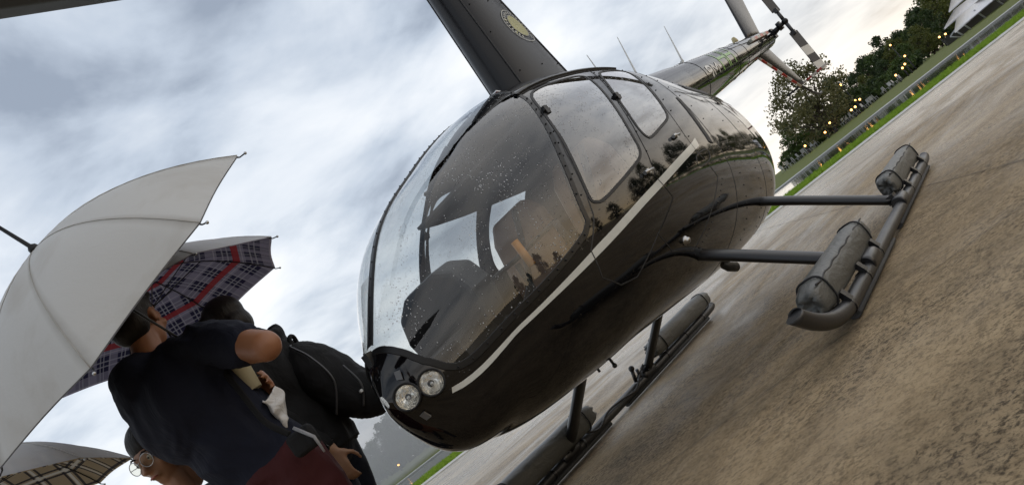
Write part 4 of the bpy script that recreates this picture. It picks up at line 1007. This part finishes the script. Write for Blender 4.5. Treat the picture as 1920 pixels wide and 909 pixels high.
NAVYP = plaid('navy_red_plaid', (.030, .028, .060), [(0, .12, .1, .05, (.32, .29, .36), .6), (1, .12, .2, .05, (.32, .29, .36), .6), (0, .12, .3, .006, (.42, .40, .43), .6), (0, .12, .46, .006, (.42, .40, .43), .6), (1, .12, .42, .006, (.42, .40, .43), .6), (1, .12, .6, .006, (.42, .40, .43), .6), (0, .12, .75, .004, (.45, .42, .45), .7), (1, .12, .9, .004, (.45, .42, .45), .7), (1, .24, .12, .030, (.32, .028, .03), .9)])
TANP = plaid('beige_check', (.36, .29, .19), [(0, .13, .0, .012, (.03, .03, .04), .9), (0, .13, .14, .014, (.6, .58, .52), .9), (0, .13, .30, .012, (.03, .03, .04), .9), (1, .15, .0, .012, (.03, .03, .04), .9), (1, .15, .13, .014, (.6, .58, .52), .9), (1, .15, .27, .012, (.03, .03, .04), .9)])
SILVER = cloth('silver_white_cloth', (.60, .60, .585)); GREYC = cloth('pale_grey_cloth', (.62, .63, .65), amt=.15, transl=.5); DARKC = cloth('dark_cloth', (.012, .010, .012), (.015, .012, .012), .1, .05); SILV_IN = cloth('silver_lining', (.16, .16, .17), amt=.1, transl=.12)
def vrf(r, f, z): return R0*r+F0*f+Vector((0, 0, z))
AW = vrf(-.203, -.51, .836)
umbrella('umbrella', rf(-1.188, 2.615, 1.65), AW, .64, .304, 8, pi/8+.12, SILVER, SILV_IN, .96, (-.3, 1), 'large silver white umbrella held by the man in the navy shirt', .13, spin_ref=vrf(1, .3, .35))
umbrella('umbrella', rf(-1.45, 3.42, 1.78), vrf(.02, -.02, 1), .62, .25, 8, 0.0, GREYC, NAVYP, .90, (1, .2), 'umbrella with navy and red plaid lining over the man with the backpack', spin_ref=vrf(1, 0, 0))
umbrella('umbrella', rf(-2.46, 3.30, 1.565), vrf(.26, .12, .95), .58, .22, 8, .1, GREYC, TANP, .80, (1, 0), 'umbrella with beige check lining in the lower left corner')

# ------------------------------------------------------------------ people
def remesh(mb, name, mat, parent, vox=.012, smooth=6, matfn=None, mats=None, fold=0.0):
    me = mb.mesh(name+'_src', []); o = bpy.data.objects.new(name+'_src', me); COL.objects.link(o)
    rm = o.modifiers.new('r', 'REMESH'); rm.mode = 'VOXEL'; rm.voxel_size = vox; rm.use_smooth_shade = True
    sm = o.modifiers.new('s', 'SMOOTH'); sm.factor = .5; sm.iterations = smooth
    dg = bpy.context.evaluated_depsgraph_get(); dg.update(); ev = o.evaluated_get(dg); m2 = bpy.data.meshes.new_from_object(ev)
    bpy.data.objects.remove(o); bpy.data.meshes.remove(me); m2.name = name; m2.materials.clear()
    for a in (mats or [mat]): m2.materials.append(a)
    if fold:
        nr = [Vector(v.normal) for v in m2.vertices]
        for v, n in zip(m2.vertices, nr):
            c = v.co; w = Vector((c.x*5+2.2*noise.noise(c*3), c.y*5, c.z*3.2+1.5*noise.noise(c*2.2+Vector((7, 1, 3))))); f_ = (1-abs(noise.noise(w)*2.0))+.4*(1-abs(noise.noise(w*2.3)*2.0)); v.co = c+n*fold*(f_-.9)
    for p in m2.polygons:
        p.use_smooth = True
        if matfn: p.material_index = matfn(p.center)
    return link(name, m2, parent)
def skin_m(name, col):
    M = Mat(name); v = M.coord(); n = M.noise(14, 4, .6, v)
    return M.pbr(M.mix(n, tuple(x*.85 for x in col), col), .48, 0, .4, 0, M.bump(M.noise(160, 3, .6, v), .12, .002), **{'Subsurface Weight': .12, 'Subsurface Radius': (.01, .004, .002), 'Subsurface Scale': .6})
SKIN = skin_m('skin_tan', (.30, .135, .07)); SKIN2 = skin_m('skin_light', (.42, .24, .15)); SKIN3 = skin_m('skin_medium', (.34, .18, .11))
def fabric(name, col, folds=6.0, amt=.5):
    M = Mat(name); v = M.coord((1, 1, .55)); n = M.noise(folds, 4, .55, v, 1.2); n2 = M.noise(220, 2, .5, M.coord())
    return M.pbr(M.mix(n, tuple(x*.8 for x in col), tuple(x*1.2 for x in col)), .82, 0, .25, 0, M.bump(n2, .15, .002, M.bump(n, amt, .03)))
NAVY = fabric('navy_cotton', (.007, .009, .020)); MAROON = fabric('maroon_cotton', (.048, .010, .011)); BLACKF = fabric('black_nylon', (.010, .010, .011), 8, .6); DENIM = fabric('dark_denim', (.010, .013, .024)); WHITEF = fabric('white_cloth', (.62, .61, .60), 14, .9); GREYF = fabric('grey_cotton', (.10, .10, .11))
def hair_m():
    M = Mat('black_hair'); v = M.coord((1, 1, .25)); n = M.noise(90, 3, .6, v)
    return M.pbr(M.mix(n, (.005, .004, .004), (.016, .012, .010)), .5, 0, .3, 0, M.bump(n, .6, .006))
HAIR = hair_m()
class Fig:
    'builds in a local frame: x = right of the figure, y = forward, z up, then placed by origin and facing'
    def __init__(s, origin, face):
        s.o = Vector(origin); f = Vector(face); f.z = 0; f.normalize(); s.f = f; s.r = Vector((f.y, -f.x, 0)); s.M = Matrix(((s.r.x, f.x, 0), (s.r.y, f.y, 0), (0, 0, 1)))
    def __call__(s, x, y, z): return s.M @ Vector((x, y, z))
    def inv(s, p): return s.M.transposed() @ (Vector(p)-s.o)
def hand(mb, W, wrist, pdir, pnorm, curl=.5, thumb=1, sc=1.0, spread=.12, gap=0.0):
    'palm and five fingers; pdir along the hand, pnorm out of the palm'
    d = Vector(pdir).normalized(); n = Vector(pnorm); n = (n-d*n.dot(d)).normalized(); s = d.cross(n)*thumb
    w = Vector(wrist)
    for k in range(4):
        o = s*(.030-.020*k)*sc; mb.bone(w+d*.015*sc+o*.6, w+d*.085*sc+o*1.1, .0135*sc, .0115*sc, 8)
    for k, L_ in enumerate((.072, .080, .075, .058)):
        b = w+d*.090*sc+s*(.031-.0205*k)*sc; a = 0.0; p = b; dd = d
        for q, fr in enumerate((.45, .32, .25)):
            a += curl*(.8 if q == 0 else 1.0); dr = d*cos(a)+n*sin(a)+s*(spread*(1.5-k)*.25); dr.normalize(); p2 = p+dr*L_*fr*sc; mb.bone(p, p2, .0092*sc-.0008*q, .0086*sc-.0008*q, 8); p = p2
    b = w+d*.03*sc+s*.034*sc; p2 = b+(d*.55+s*.65+n*.35).normalized()*.045*sc; p3 = p2+(d*.75+s*.05+n*.65).normalized()*.032*sc; p4 = p3+(d*.7-s*.25+n*.65).normalized()*.024*sc
    mb.bone(b, p2, .0135*sc, .0105*sc, 8); mb.bone(p2, p3, .0105*sc, .0095*sc, 8); mb.bone(p3, p4, .0095*sc, .008*sc, 8)
def head(mb, c, f, r, u, s=1.0):
    'skull, jaw, nose, lips, ears, brow; c centre of the head, f facing, r right, u up'
    B = Matrix((r, f, u)).transposed(); P = lambda x, y, z: c+r*x*s+f*y*s+u*z*s
    mb.ball(P(0, -.012, .035), (.076*s, .095*s, .085*s), 18, 12, B); mb.ball(P(0, .02, -.03), (.062*s, .072*s, .085*s), 16, 12, B); mb.ball(P(0, .05, -.088), (.034*s, .030*s, .026*s), 12, 8, B)
    mb.ball(P(0, .075, .018), (.055*s, .018*s, .03*s), 12, 8, B)
    mb.bone(P(0, .088, .008), P(0, .112, -.034), .008*s, .0125*s, 8); mb.ball(P(.012, .100, -.038), .008*s, 8, 6); mb.ball(P(-.012, .100, -.038), .008*s, 8, 6)
    for x in (-.016, -.005, .005, .016): mb.ball(P(x, .092-abs(x)*.3, -.062), (.010*s, .008*s, .0048*s), 8, 6, B); mb.ball(P(x, .091-abs(x)*.3, -.072), (.010*s, .008*s, .006*s), 8, 6, B)
    for x in (-1, 1): mb.ball(P(.045*x, .058, -.025), (.025*s, .022*s, .022*s), 10, 8, B); mb.ball(P(.079*x, -.008, -.012), (.009*s, .022*s, .034*s), 10, 8, B)
    mb.bone(P(0, -.03, -.06), P(0, -.04, -.15), .052*s, .056*s, 14)
def hair_cap(mb, c, f, r, u, s=1.0, bun=False, full=1.0):
    B = Matrix((r, f, u)).transposed(); P = lambda x, y, z: c+r*x*s+f*y*s+u*z*s
    mb.ball(P(0, -.030, .054), (.083*s, .096*s, .090*s), 20, 14, B); mb.ball(P(0, -.06, -.01), (.077*s, .060*s, .075*s), 16, 10, B)
    for i in range(0 if bun else 7): a = -1.1+2.2*i/6; mb.ball(P(.066*sin(a), .058*cos(a)+.0, .098-.012*abs(a)), (.024*s, .020*s, .017*s), 8, 6, B)
    if bun: mb.ball(P(0, -.13, .03), .035*s, 12, 8)
def eyes(root, c, f, r, u, s=1.0):
    P = lambda x, y, z: c+r*x*s+f*y*s+u*z*s
    for x in (-1, 1):
        mb = MB(); mb.ball(P(.032*x, .0795, .006), (.0125*s,)*3, 12, 8); mb.ball(P(.032*x, .0885, .005), (.0058*s,)*3, 10, 6, None, 1); mb.build('eye', [EYEW, HAIR], root)
        mb = MB(); mb.tube([P(.014*x, .098, .030), P(.032*x, .0985, .036), P(.052*x, .088, .030)], [.003*s, .0038*s, .002*s], 6); mb.build('eyebrow', HAIR, root)
EYEW = simple('eye_white', (.6, .58, .55), .2)
def person(name, fig, label):
    root = empty(name, fig.o); tag(root, label, 'person'); return root
def legs(mb, F_, zt, hw=.10, rad=(.095, .065, .045), stance=.0):
    for s_ in (-1, 1):
        mb.bone(F_(s_*hw, -.01, zt), F_(s_*(hw+.02), .02+stance*s_, .50), rad[0], rad[1]); mb.bone(F_(s_*(hw+.02), .02+stance*s_, .50), F_(s_*(hw+.03), -.02+stance*s_, .09), rad[1]*.98, rad[2])
def shoes(F_, root, mat, hw=.13, stance=0.0):
    for s_ in (-1, 1):
        mb = MB(); mb.ball(F_(s_*hw, -.03+stance*s_, .045), (.045, .06, .045), 12, 8, F_.M); mb.bone(F_(s_*hw, -.02+stance*s_, .042), F_(s_*(hw+.02), .15+stance*s_, .034), .042, .034)
        remesh(mb, 'shoe', mat, root, .012, 3)

# --- man in the navy shirt, seen from behind and below
A_ = Fig(rf(-1.275, 2.86, 0), vrf(.52, .85, 0)); pm = person('person', A_, 'man in navy t-shirt and maroon shorts, back turned, elbow raised, under the silver umbrella')
S_R = A_(.215, .02, 1.385); EL = A_.M.transposed() @ (rf(-.85, 2.57, 1.20)-A_.o); EL = A_(*EL); WR = rf(-1.07, 2.80, 1.30)-A_.o
S_L = A_(-.20, .03, 1.40); EL2 = A_(-.22, .20, 1.15); WR2 = rf(-1.13, 2.93, 1.15)-A_.o
mb = MB()
mb.ball(A_(0, -.02, 1.25), (.175, .115, .20), 18, 12, A_.M); mb.ball(A_(0, .02, 1.02)+R0*.06, (.135, .115, .15), 18, 12, A_.M); mb.ball(A_(0, 0, .90)+R0*.06, (.125, .10, .10), 16, 10, A_.M)
for s_ in (-1, 1): mb.bone(A_(.05*s_, -.02, 1.44), A_(.19*s_, .01, 1.40), .05, .055)
hc = A_(0, .05, 1.64)-R0*.055; hf = (vrf(.12, .98, -.10)).normalized(); hr = hf.cross(Vector((0, 0, 1))).normalized(); hu = hr.cross(hf).normalized()
head(mb, hc, hf, hr, hu); mb.bone(A_(0, .0, 1.52)-R0*.045, A_(0, -.01, 1.40)-R0*.02, .056, .07)
mb.bone(S_R, EL, .062, .054); mb.bone(EL, WR, .052, .031); mb.bone(S_L, EL2, .052, .043); mb.bone(EL2, WR2, .042, .028)
for s_ in (-1, 1): mb.bone(A_(.09*s_, -.01, .88)+R0*.12, A_(.11*s_, .02, .50)+R0*.10, .078, .062); mb.bone(A_(.11*s_, .02, .50)+R0*.10, A_(.12*s_, -.02, .09)+R0*.09, .064, .045)
cupc = rf(-.995, 2.775, 1.15)-A_.o
hd = (R0*.55+Vector((0, 0, -.10))-F0*.1).normalized(); hand(mb, A_, WR, -R0*.55+F0*.3+Vector((0, 0, .6)), -R0*.3+F0*.9, .5, 1, 1.0)
hand(mb, A_, WR2, R0*.95-F0*.25+Vector((0, 0, .12)), -R0*.25-F0*.95, .62, -1, 1.05)
remesh(mb, 'body', SKIN, pm, .0085, 5)
mb = MB()
mb.ball(A_(0, -.035, 1.27)-R0*.012, (.23, .165, .21), 20, 14, A_.M); mb.ball(A_(0, .0, 1.08)+R0*.05, (.19, .17, .22), 20, 14, A_.M); mb.ball(A_(0, .01, .95)+R0*.095, (.175, .155, .14), 20, 14, A_.M)
mb.tube([A_(0, -.02, 1.30), A_(0, .0, 1.05)+R0*.06, A_(0, .01, .845)+R0*.12], [.225, .19, .175], 20, True, 0, .80, A_.r)
for s_ in (-1, 1): mb.bone(A_(.05*s_, -.02, 1.425), A_(.21*s_, .0, 1.385), .075, .088)
mb.bone(S_R, S_R.lerp(EL, .60), .092, .082); mb.bone(S_L, S_L.lerp(EL2, .6), .078, .07)
mb.ball(rf(-1.375, 2.82, 1.40)-A_.o, (.125, .125, .15), 16, 12); mb.ball(rf(-1.36, 2.82, 1.27)-A_.o, (.13, .13, .16), 16, 12)
remesh(mb, 'shirt', NAVY, pm, .012, 6, fold=.013)
mb = MB(); mb.ball(A_(0, .0, .88)+R0*.12, (.165, .15, .13), 18, 12, A_.M)
for s_ in (-1, 1): mb.bone(A_(.09*s_, 0, .85)+R0*.12, A_(.11*s_, .02, .47)+R0*.10, .115, .10)
remesh(mb, 'shorts', MAROON, pm, .013, 5, fold=.012)
mb = MB(); hair_cap(mb, hc, hf, hr, hu, 1.05); remesh(mb, 'hair', HAIR, pm, .009, 3)
shoes(type('S', (), {'__call__': lambda s, x, y, z: A_(x, y, z)+R0*.09, 'M': A_.M})(), pm, MATTE)
# strap and bag at his hip
be = empty('shoulder_bag', rf(-.97, 2.62, .80)); mb = MB(); BL = lambda r_, f_, z: rf(r_, f_, z)-be.location
mb.box(BL(-.955, 2.65, .885), (.10, .05, .085), RFM); o = mb.build('bag_body', BLACKF, be); b = o.modifiers.new('b', 'BEVEL'); b.width = .02; b.segments = 3
mb = MB(); mb.tube([BL(-.945, 2.61, .935), BL(-.905, 2.61, .87), BL(-.905, 2.61, .81)], [.006, .006, .004], 8); mb.build('zip_flap', simple('silver_trim', (.22, .22, .23), .4), be)
mb = MB(); mb.tube(catmull([BL(-.985, 2.66, .93), BL(-1.03, 2.66, 1.02), BL(-1.055, 2.70, 1.15), BL(-1.09, 2.76, 1.30)], 6), .011, 6, flat=.3); mb.build('strap', BLACKF, be)
tag(be, 'black shoulder bag with a silver edge at the hip of the man in navy', 'bag')
# paper cup
ct = rf(-1.055, 2.82, 1.155); cu = empty('paper_cup', ct); PAPER = simple('cream_paper', (.60, .56, .40), .6, var=.06)
mb = MB(); mb.lathe([(.0005, .004), (.027, .004), (.027, .0), (.029, .0), (.0375, .105), (.0395, .107), (.0395, .111), (.0365, .111), (.0275, .012), (.0005, .012)], 28); mb.build('cup_wall', PAPER, cu)
mb = MB(); mb.lathe([(.0405, .104), (.0415, .112), (.036, .118), (.001, .119)], 28); mb.build('lid', simple('cup_lid', (.55, .54, .50), .35), cu); tag(cu, 'cream paper cup held below the raised elbow', 'cup')
# white cloth in front of him
mb = MB(); rn2 = random.Random(3); cc = rf(-1.04, 2.84, 1.045); vs = []; n = 26
for i in range(n+1):
    for j in range(n+1):
        u_, v_ = i/n-.5, j/n-.5; p = Vector((0, 0, 0)) + R0*(.085*u_*(1.1-.5*abs(v_))+.010*sin(5*v_)) + Vector((0, 0, .13*v_-.02*cos(5*u_))) - F0*(.05+.020*sin(7*u_+4*v_)+.008*sin(13*v_+3*u_)-.2*u_*u_); vs.append(p)
mb.add(vs, [(i*(n+1)+j, i*(n+1)+j+1, (i+1)*(n+1)+j+1, (i+1)*(n+1)+j) for i in range(n) for j in range(n)])
o = mb.build('white_cloth', WHITEF); o.location = cc; sd2 = o.modifiers.new('s', 'SOLIDIFY'); sd2.thickness = .006; tag(o, 'crumpled white cloth hanging below the paper cup', 'cloth')

# --- man with the backpack
B_ = Fig(rf(-1.20, 3.46, 0), vrf(-1, .12, 0)); pb = person('person', B_, 'man in black jacket with a backpack, side on, hand with a watch hanging down')
mb = MB(); mb.ball(B_(0, -.02, 1.22), (.19, .12, .22), 16, 12, B_.M); mb.ball(B_(0, 0, .93), (.165, .12, .15), 16, 12, B_.M); mb.bone(B_(0, 0, 1.2), B_(0, 0, .93), .13, .13)
bc_ = B_(0, .05, 1.565); bf = (B_.f+Vector((0, 0, -.15))).normalized(); bu = B_.r.cross(bf).normalized()
if bu.z < 0: bu = -bu
head(mb, bc_, bf, B_.r, bu); mb.bone(B_(0, -.02, 1.40), B_(0, .02, 1.50), .06, .055)
SL, EB, WB = B_(-.20, .0, 1.36), B_(-.26, -.02, 1.09), rf(-1.10, 3.25, .85)-B_.o
mb.bone(SL, EB, .055, .045); mb.bone(EB, WB, .043, .028); hand(mb, B_, WB, Vector((0, 0, -1))+R0*-.05+F0*.02, -F0*-.9+R0*.2, .35, 1, 1.02)
SR, EB2, WB2 = B_(.20, .0, 1.36), B_(.20, .12, 1.12), rf(-1.40, 3.46, 1.0)-B_.o
mb.bone(SR, EB2, .055, .045); mb.bone(EB2, WB2, .043, .028); hand(mb, B_, WB2, -R0*.3+F0*-.9, R0*-.8, .8, 1)
legs(mb, B_, .88, stance=.04); remesh(mb, 'body', SKIN2, pb, .009, 5)
mb = MB(); mb.ball(B_(0, -.02, 1.24), (.235, .16, .22), 18, 12, B_.M); mb.ball(B_(0, .0, 1.02), (.215, .16, .22), 18, 12, B_.M); mb.tube([B_(0, -.01, 1.28), B_(0, 0, .84)], [.20, .205], 18, True, 0, .78, B_.r)
mb.bone(SL, EB, .082, .068); mb.bone(EB, EB.lerp(WB, .86), .066, .046); mb.bone(SR, EB2, .082, .068); mb.bone(EB2, EB2.lerp(WB2, .86), .066, .046)
for s_ in (-1, 1): mb.bone(B_(.05*s_, -.04, 1.40), B_(.2*s_, -.01, 1.36), .07, .08)
for i in range(9): a = pi*i/8; mb.ball(B_(.10*cos(a), -.055-.055*sin(a), 1.425+.012*sin(a*3)), (.045, .04, .042), 10, 8)
remesh(mb, 'jacket', BLACKF, pb, .012, 4, fold=.014)
mb = MB(); mb.ball(B_(0, .0, .88), (.18, .14, .12), 16, 10, B_.M)
for s_ in (-1, 1): mb.bone(B_(.10*s_, 0, .85), B_(.12*s_, .02+.04*s_, .5), .105, .08); mb.bone(B_(.12*s_, .02+.04*s_, .5), B_(.13*s_, -.02+.04*s_, .07), .08, .06)
remesh(mb, 'trousers', DENIM, pb, .013, 4, fold=.010)
mb = MB(); hair_cap(mb, bc_, bf, B_.r, bu, 1.05); remesh(mb, 'hair', HAIR, pb, .009, 3); shoes(B_, pb, MATTE, stance=.04)
wt = EB.lerp(WB, .93); wd = (WB-EB).normalized(); side_ = (-F0-wd*(-F0).dot(wd)).normalized()
mb = MB(); mb.tube([wt-wd*.009, wt+wd*.009], .0345, 20, False); mb.tube([wt+side_*.028, wt+side_*.039], [.019, .018], 18); w_ = mb.build('watch', STEEL, pb)
mb = MB(); mb.tube([wt+side_*.0432, wt+side_*.0445], [.0165, .016], 18); mb.build('watch_face', FRAME, w_)
# backpack
bk = empty('backpack', rf(-1.02, 3.46, .85)); KL = Fig(bk.location, B_.f)
mb = MB(); ct_ = KL(0, -.02, .24)
mb.ball(KL(0, -.03, .25), (.165, .115, .24), 20, 14, KL.M @ Matrix.Rotation(radians(-18), 3, 'X')); mb.ball(KL(0, -.10, .14), (.15, .085, .15), 18, 12, KL.M @ Matrix.Rotation(radians(-14), 3, 'X')); mb.ball(KL(0, .03, .36), (.14, .08, .10), 16, 10, KL.M)
o = remesh(mb, 'pack_body', BLACKF, bk, .012, 4, fold=.012)
mb = MB(); mb.tube(catmull([KL(-.15, -.02, .10), KL(-.155, -.10, .22), KL(-.145, -.07, .36), KL(-.09, .0, .46), KL(0, .02, .475)], 6), .005, 6); mb.tube(catmull([KL(-.13, -.13, .06), KL(-.135, -.18, .14), KL(-.12, -.155, .25)], 6), .005, 6); mb.build('zip', simple('zip_grey', (.09, .09, .095), .4, .5), bk)
mb = MB(); mb.tube([KL(-.138, -.158, .115), KL(-.150, -.17, .115)], .007, 8); mb.build('zip_pull', simple('bright_dot', (.75, .75, .74), .3), bk)
for s_ in (-1, 1):
    mb = MB(); mb.tube(catmull([KL(.10*s_, .06, .44), KL(.11*s_, .16, .56), KL(.14*s_, .28, .52), KL(.17*s_, .33, .38), KL(.19*s_, .24, .16), KL(.15*s_, .10, .06)], 6), .024, 8, flat=.25, upv=(0, 0, 1)); mb.build('strap', BLACKF, bk)
mb = MB(); mb.tube(catmull([KL(-.035, .02, .46), KL(-.02, .01, .51), KL(.02, .01, .51), KL(.035, .02, .46)], 5), .010, 8); mb.build('grab_handle', BLACKF, bk)
tag(bk, 'black backpack on the man beside the helicopter nose', 'backpack')

# --- girl with round glasses
gc = rf(-1.565, 3.0, 1.222); G_ = Fig(rf(-1.60, 3.02, 0), vrf(-.26, -.97, 0)); pg = person('person', G_, 'girl with round glasses and tied back black hair in the lower left')
hc2 = gc-G_.o; gf_ = (G_.f+Vector((0, 0, -.14))).normalized(); gu = Vector((0, 0, 1)); gu = (gu-gf_*gu.dot(gf_)).normalized(); gr = gf_.cross(gu)
mb = MB(); head(mb, hc2, gf_, gr, gu, .98); mb.bone(hc2+Vector((0, 0, -.10)), hc2+Vector((0, 0, -.19)), .047, .052); mb.ball(G_(0, 0, .82), (.13, .09, .17), 14, 10, G_.M)
for s_ in (-1, 1): mb.bone(G_(.04*s_, 0, 1.00), G_(.13*s_, 0, .97), .04, .042); mb.bone(G_(.13*s_, 0, .97), G_(.17*s_, .01, .76), .038, .032); mb.bone(G_(.17*s_, .01, .76), G_(.18*s_, .08, .58), .031, .022); hand(mb, G_, G_(.18*s_, .08, .58), G_(0, .3, -1), G_(-s_, 0, 0), .35, s_, .8)
for s_ in (-1, 1): mb.bone(G_(.07*s_, 0, .62), G_(.08*s_, .02, .36), .07, .05); mb.bone(G_(.08*s_, .02, .36), G_(.08*s_, 0, .07), .05, .034)
mb.ball(G_(0, 0, .64), (.12, .09, .10), 12, 8, G_.M); mb.bone(G_(0, 0, .85), G_(0, 0, .65), .10, .10)
remesh(mb, 'body', SKIN3, pg, .0075, 4)
mb = MB(); mb.ball(G_(0, 0, .84), (.155, .11, .17), 14, 10, G_.M); mb.tube([G_(0, 0, .90), G_(0, 0, .58)], [.13, .15], 16, True, 0, .8, G_.r)
for s_ in (-1, 1): mb.bone(G_(.05*s_, 0, .985), G_(.14*s_, 0, .96), .048, .055); mb.bone(G_(.14*s_, 0, .96), G_(.165*s_, .005, .82), .056, .05)
remesh(mb, 'shirt', GREYF, pg, .013, 5)
mb = MB()
for s_ in (-1, 1): mb.bone(G_(.07*s_, 0, .62), G_(.08*s_, .02, .36), .085, .07); mb.bone(G_(.08*s_, .02, .36), G_(.08*s_, 0, .08), .07, .05)
mb.ball(G_(0, 0, .64), (.14, .11, .09), 12, 8, G_.M); remesh(mb, 'trousers', DENIM, pg, .013, 4); shoes(G_, pg, MATTE, .085)
mb = MB(); hair_cap(mb, hc2+gf_*.016+gu*.006, gf_, gr, gu, 1.04, True); remesh(mb, 'hair', HAIR, pg, .008, 3); eyes(pg, hc2, gf_, gr, gu, .98)
P_ = lambda x, y, z: hc2+gr*x+gf_*y+gu*z
mb = MB()
for x in (-1, 1):
    mb.tube([P_(.034*x+.0265*cos(a), .108-.25*abs(.034*x+.0265*cos(a))*.5, .002+.0265*sin(a)) for a in np.linspace(0, 2*pi, 25)], .0016, 6, False); mb.tube([P_(.0605*x, .099, .006), P_(.078*x, .06, .008), P_(.082*x, -.01, .004)], .0015, 6)
mb.tube([P_(-.0085, .108, .006), P_(0, .111, .010), P_(.0085, .108, .006)], .0016, 6); gl_ = mb.build('glasses', STEEL, pg)
for x in (-1, 1):
    mb = MB(); mb.add([P_(.034*x, .1035, .002)]+[P_(.034*x+.0258*cos(a), .107-.25*abs(.034*x+.0258*cos(a))*.5, .002+.0258*sin(a)) for a in np.linspace(0, 2*pi, 24, endpoint=False)], [(0, 1+i, 1+(i+1) % 24) for i in range(24)]); mb.build('lens', glass_mat('spectacle_glass', (.9, .9, .82), 0, 50, 1.0), gl_)
me_ = MB(); me_.tube([P_(-.020, .093, -.0665), P_(-.008, .100, -.0645), P_(0, .101, -.066), P_(.008, .100, -.0645), P_(.020, .093, -.0665)], [.0022, .0042, .0045, .0042, .0022], 6); me_.build('lips', skin_m('lip_red', (.36, .11, .09)), pg)

# --- companion behind the camera with the dark umbrella that the windshield mirrors
D_F = Fig((4.75, 2.55, 0), Vector((-.83, -.56, 0))); pd = person('person', D_F, 'person in dark clothes behind the camera, holding the umbrella mirrored in the windshield')
mb = MB(); mb.ball(D_F(0, 0, 1.2), (.18, .11, .22), 14, 10, D_F.M); mb.bone(D_F(0, 0, 1.2), D_F(0, 0, .9), .12, .13); dh = D_F(0, .03, 1.58); head(mb, dh, D_F.f, D_F.r, Vector((0, 0, 1)))
for s_ in (-1, 1): mb.bone(D_F(.05*s_, 0, 1.38), D_F(.18*s_, 0, 1.35), .05, .055)
US = Vector((4.10, 1.92, 1.27))-D_F.o
mb.bone(D_F(.19, 0, 1.35), D_F(.22, .10, 1.12), .05, .042); mb.bone(D_F(.22, .10, 1.12), US-D_F.f*.09, .04, .028); hand(mb, D_F, US-D_F.f*.09, D_F.f, -D_F.r, .8, 1)
mb.bone(D_F(-.19, 0, 1.35), D_F(-.24, 0, 1.08), .05, .042); mb.bone(D_F(-.24, 0, 1.08), D_F(-.24, .05, .84), .04, .028); hand(mb, D_F, D_F(-.24, .05, .84), Vector((0, 0, -1)), D_F.r, .3, 1)
legs(mb, D_F, .88); remesh(mb, 'body', SKIN, pd, .011, 4)
mb = MB(); mb.ball(D_F(0, 0, 1.22), (.21, .14, .2), 14, 10, D_F.M); mb.tube([D_F(0, 0, 1.25), D_F(0, 0, .86)], [.18, .19], 16, True, 0, .75, D_F.r)
for s_ in (-1, 1): mb.bone(D_F(.05*s_, 0, 1.385), D_F(.19*s_, 0, 1.35), .06, .07)
mb.bone(D_F(.19, 0, 1.35), D_F(.21, .06, 1.2), .07, .06); mb.bone(D_F(-.19, 0, 1.35), D_F(-.225, 0, 1.18), .07, .06); remesh(mb, 'shirt', BLACKF, pd, .014, 4)
mb = MB(); mb.ball(D_F(0, 0, .88), (.18, .13, .11), 14, 10, D_F.M)
for s_ in (-1, 1): mb.bone(D_F(.1*s_, 0, .85), D_F(.12*s_, .02, .5), .1, .075); mb.bone(D_F(.12*s_, .02, .5), D_F(.13*s_, -.02, .07), .075, .055)
remesh(mb, 'trousers', DENIM, pd, .014, 4); mb = MB(); hair_cap(mb, dh, D_F.f, D_F.r, Vector((0, 0, 1)), 1.04); remesh(mb, 'hair', HAIR, pd, .01, 3); shoes(D_F, pd, MATTE)
umbrella('umbrella', (3.95, 1.77, 2.02), (-.12, -.12, 1), .62, .22, 8, .2, DARKC, DARKC, .86, (1, 0), 'dark umbrella over the photographer, seen as a dark octagon mirrored in the windshield')
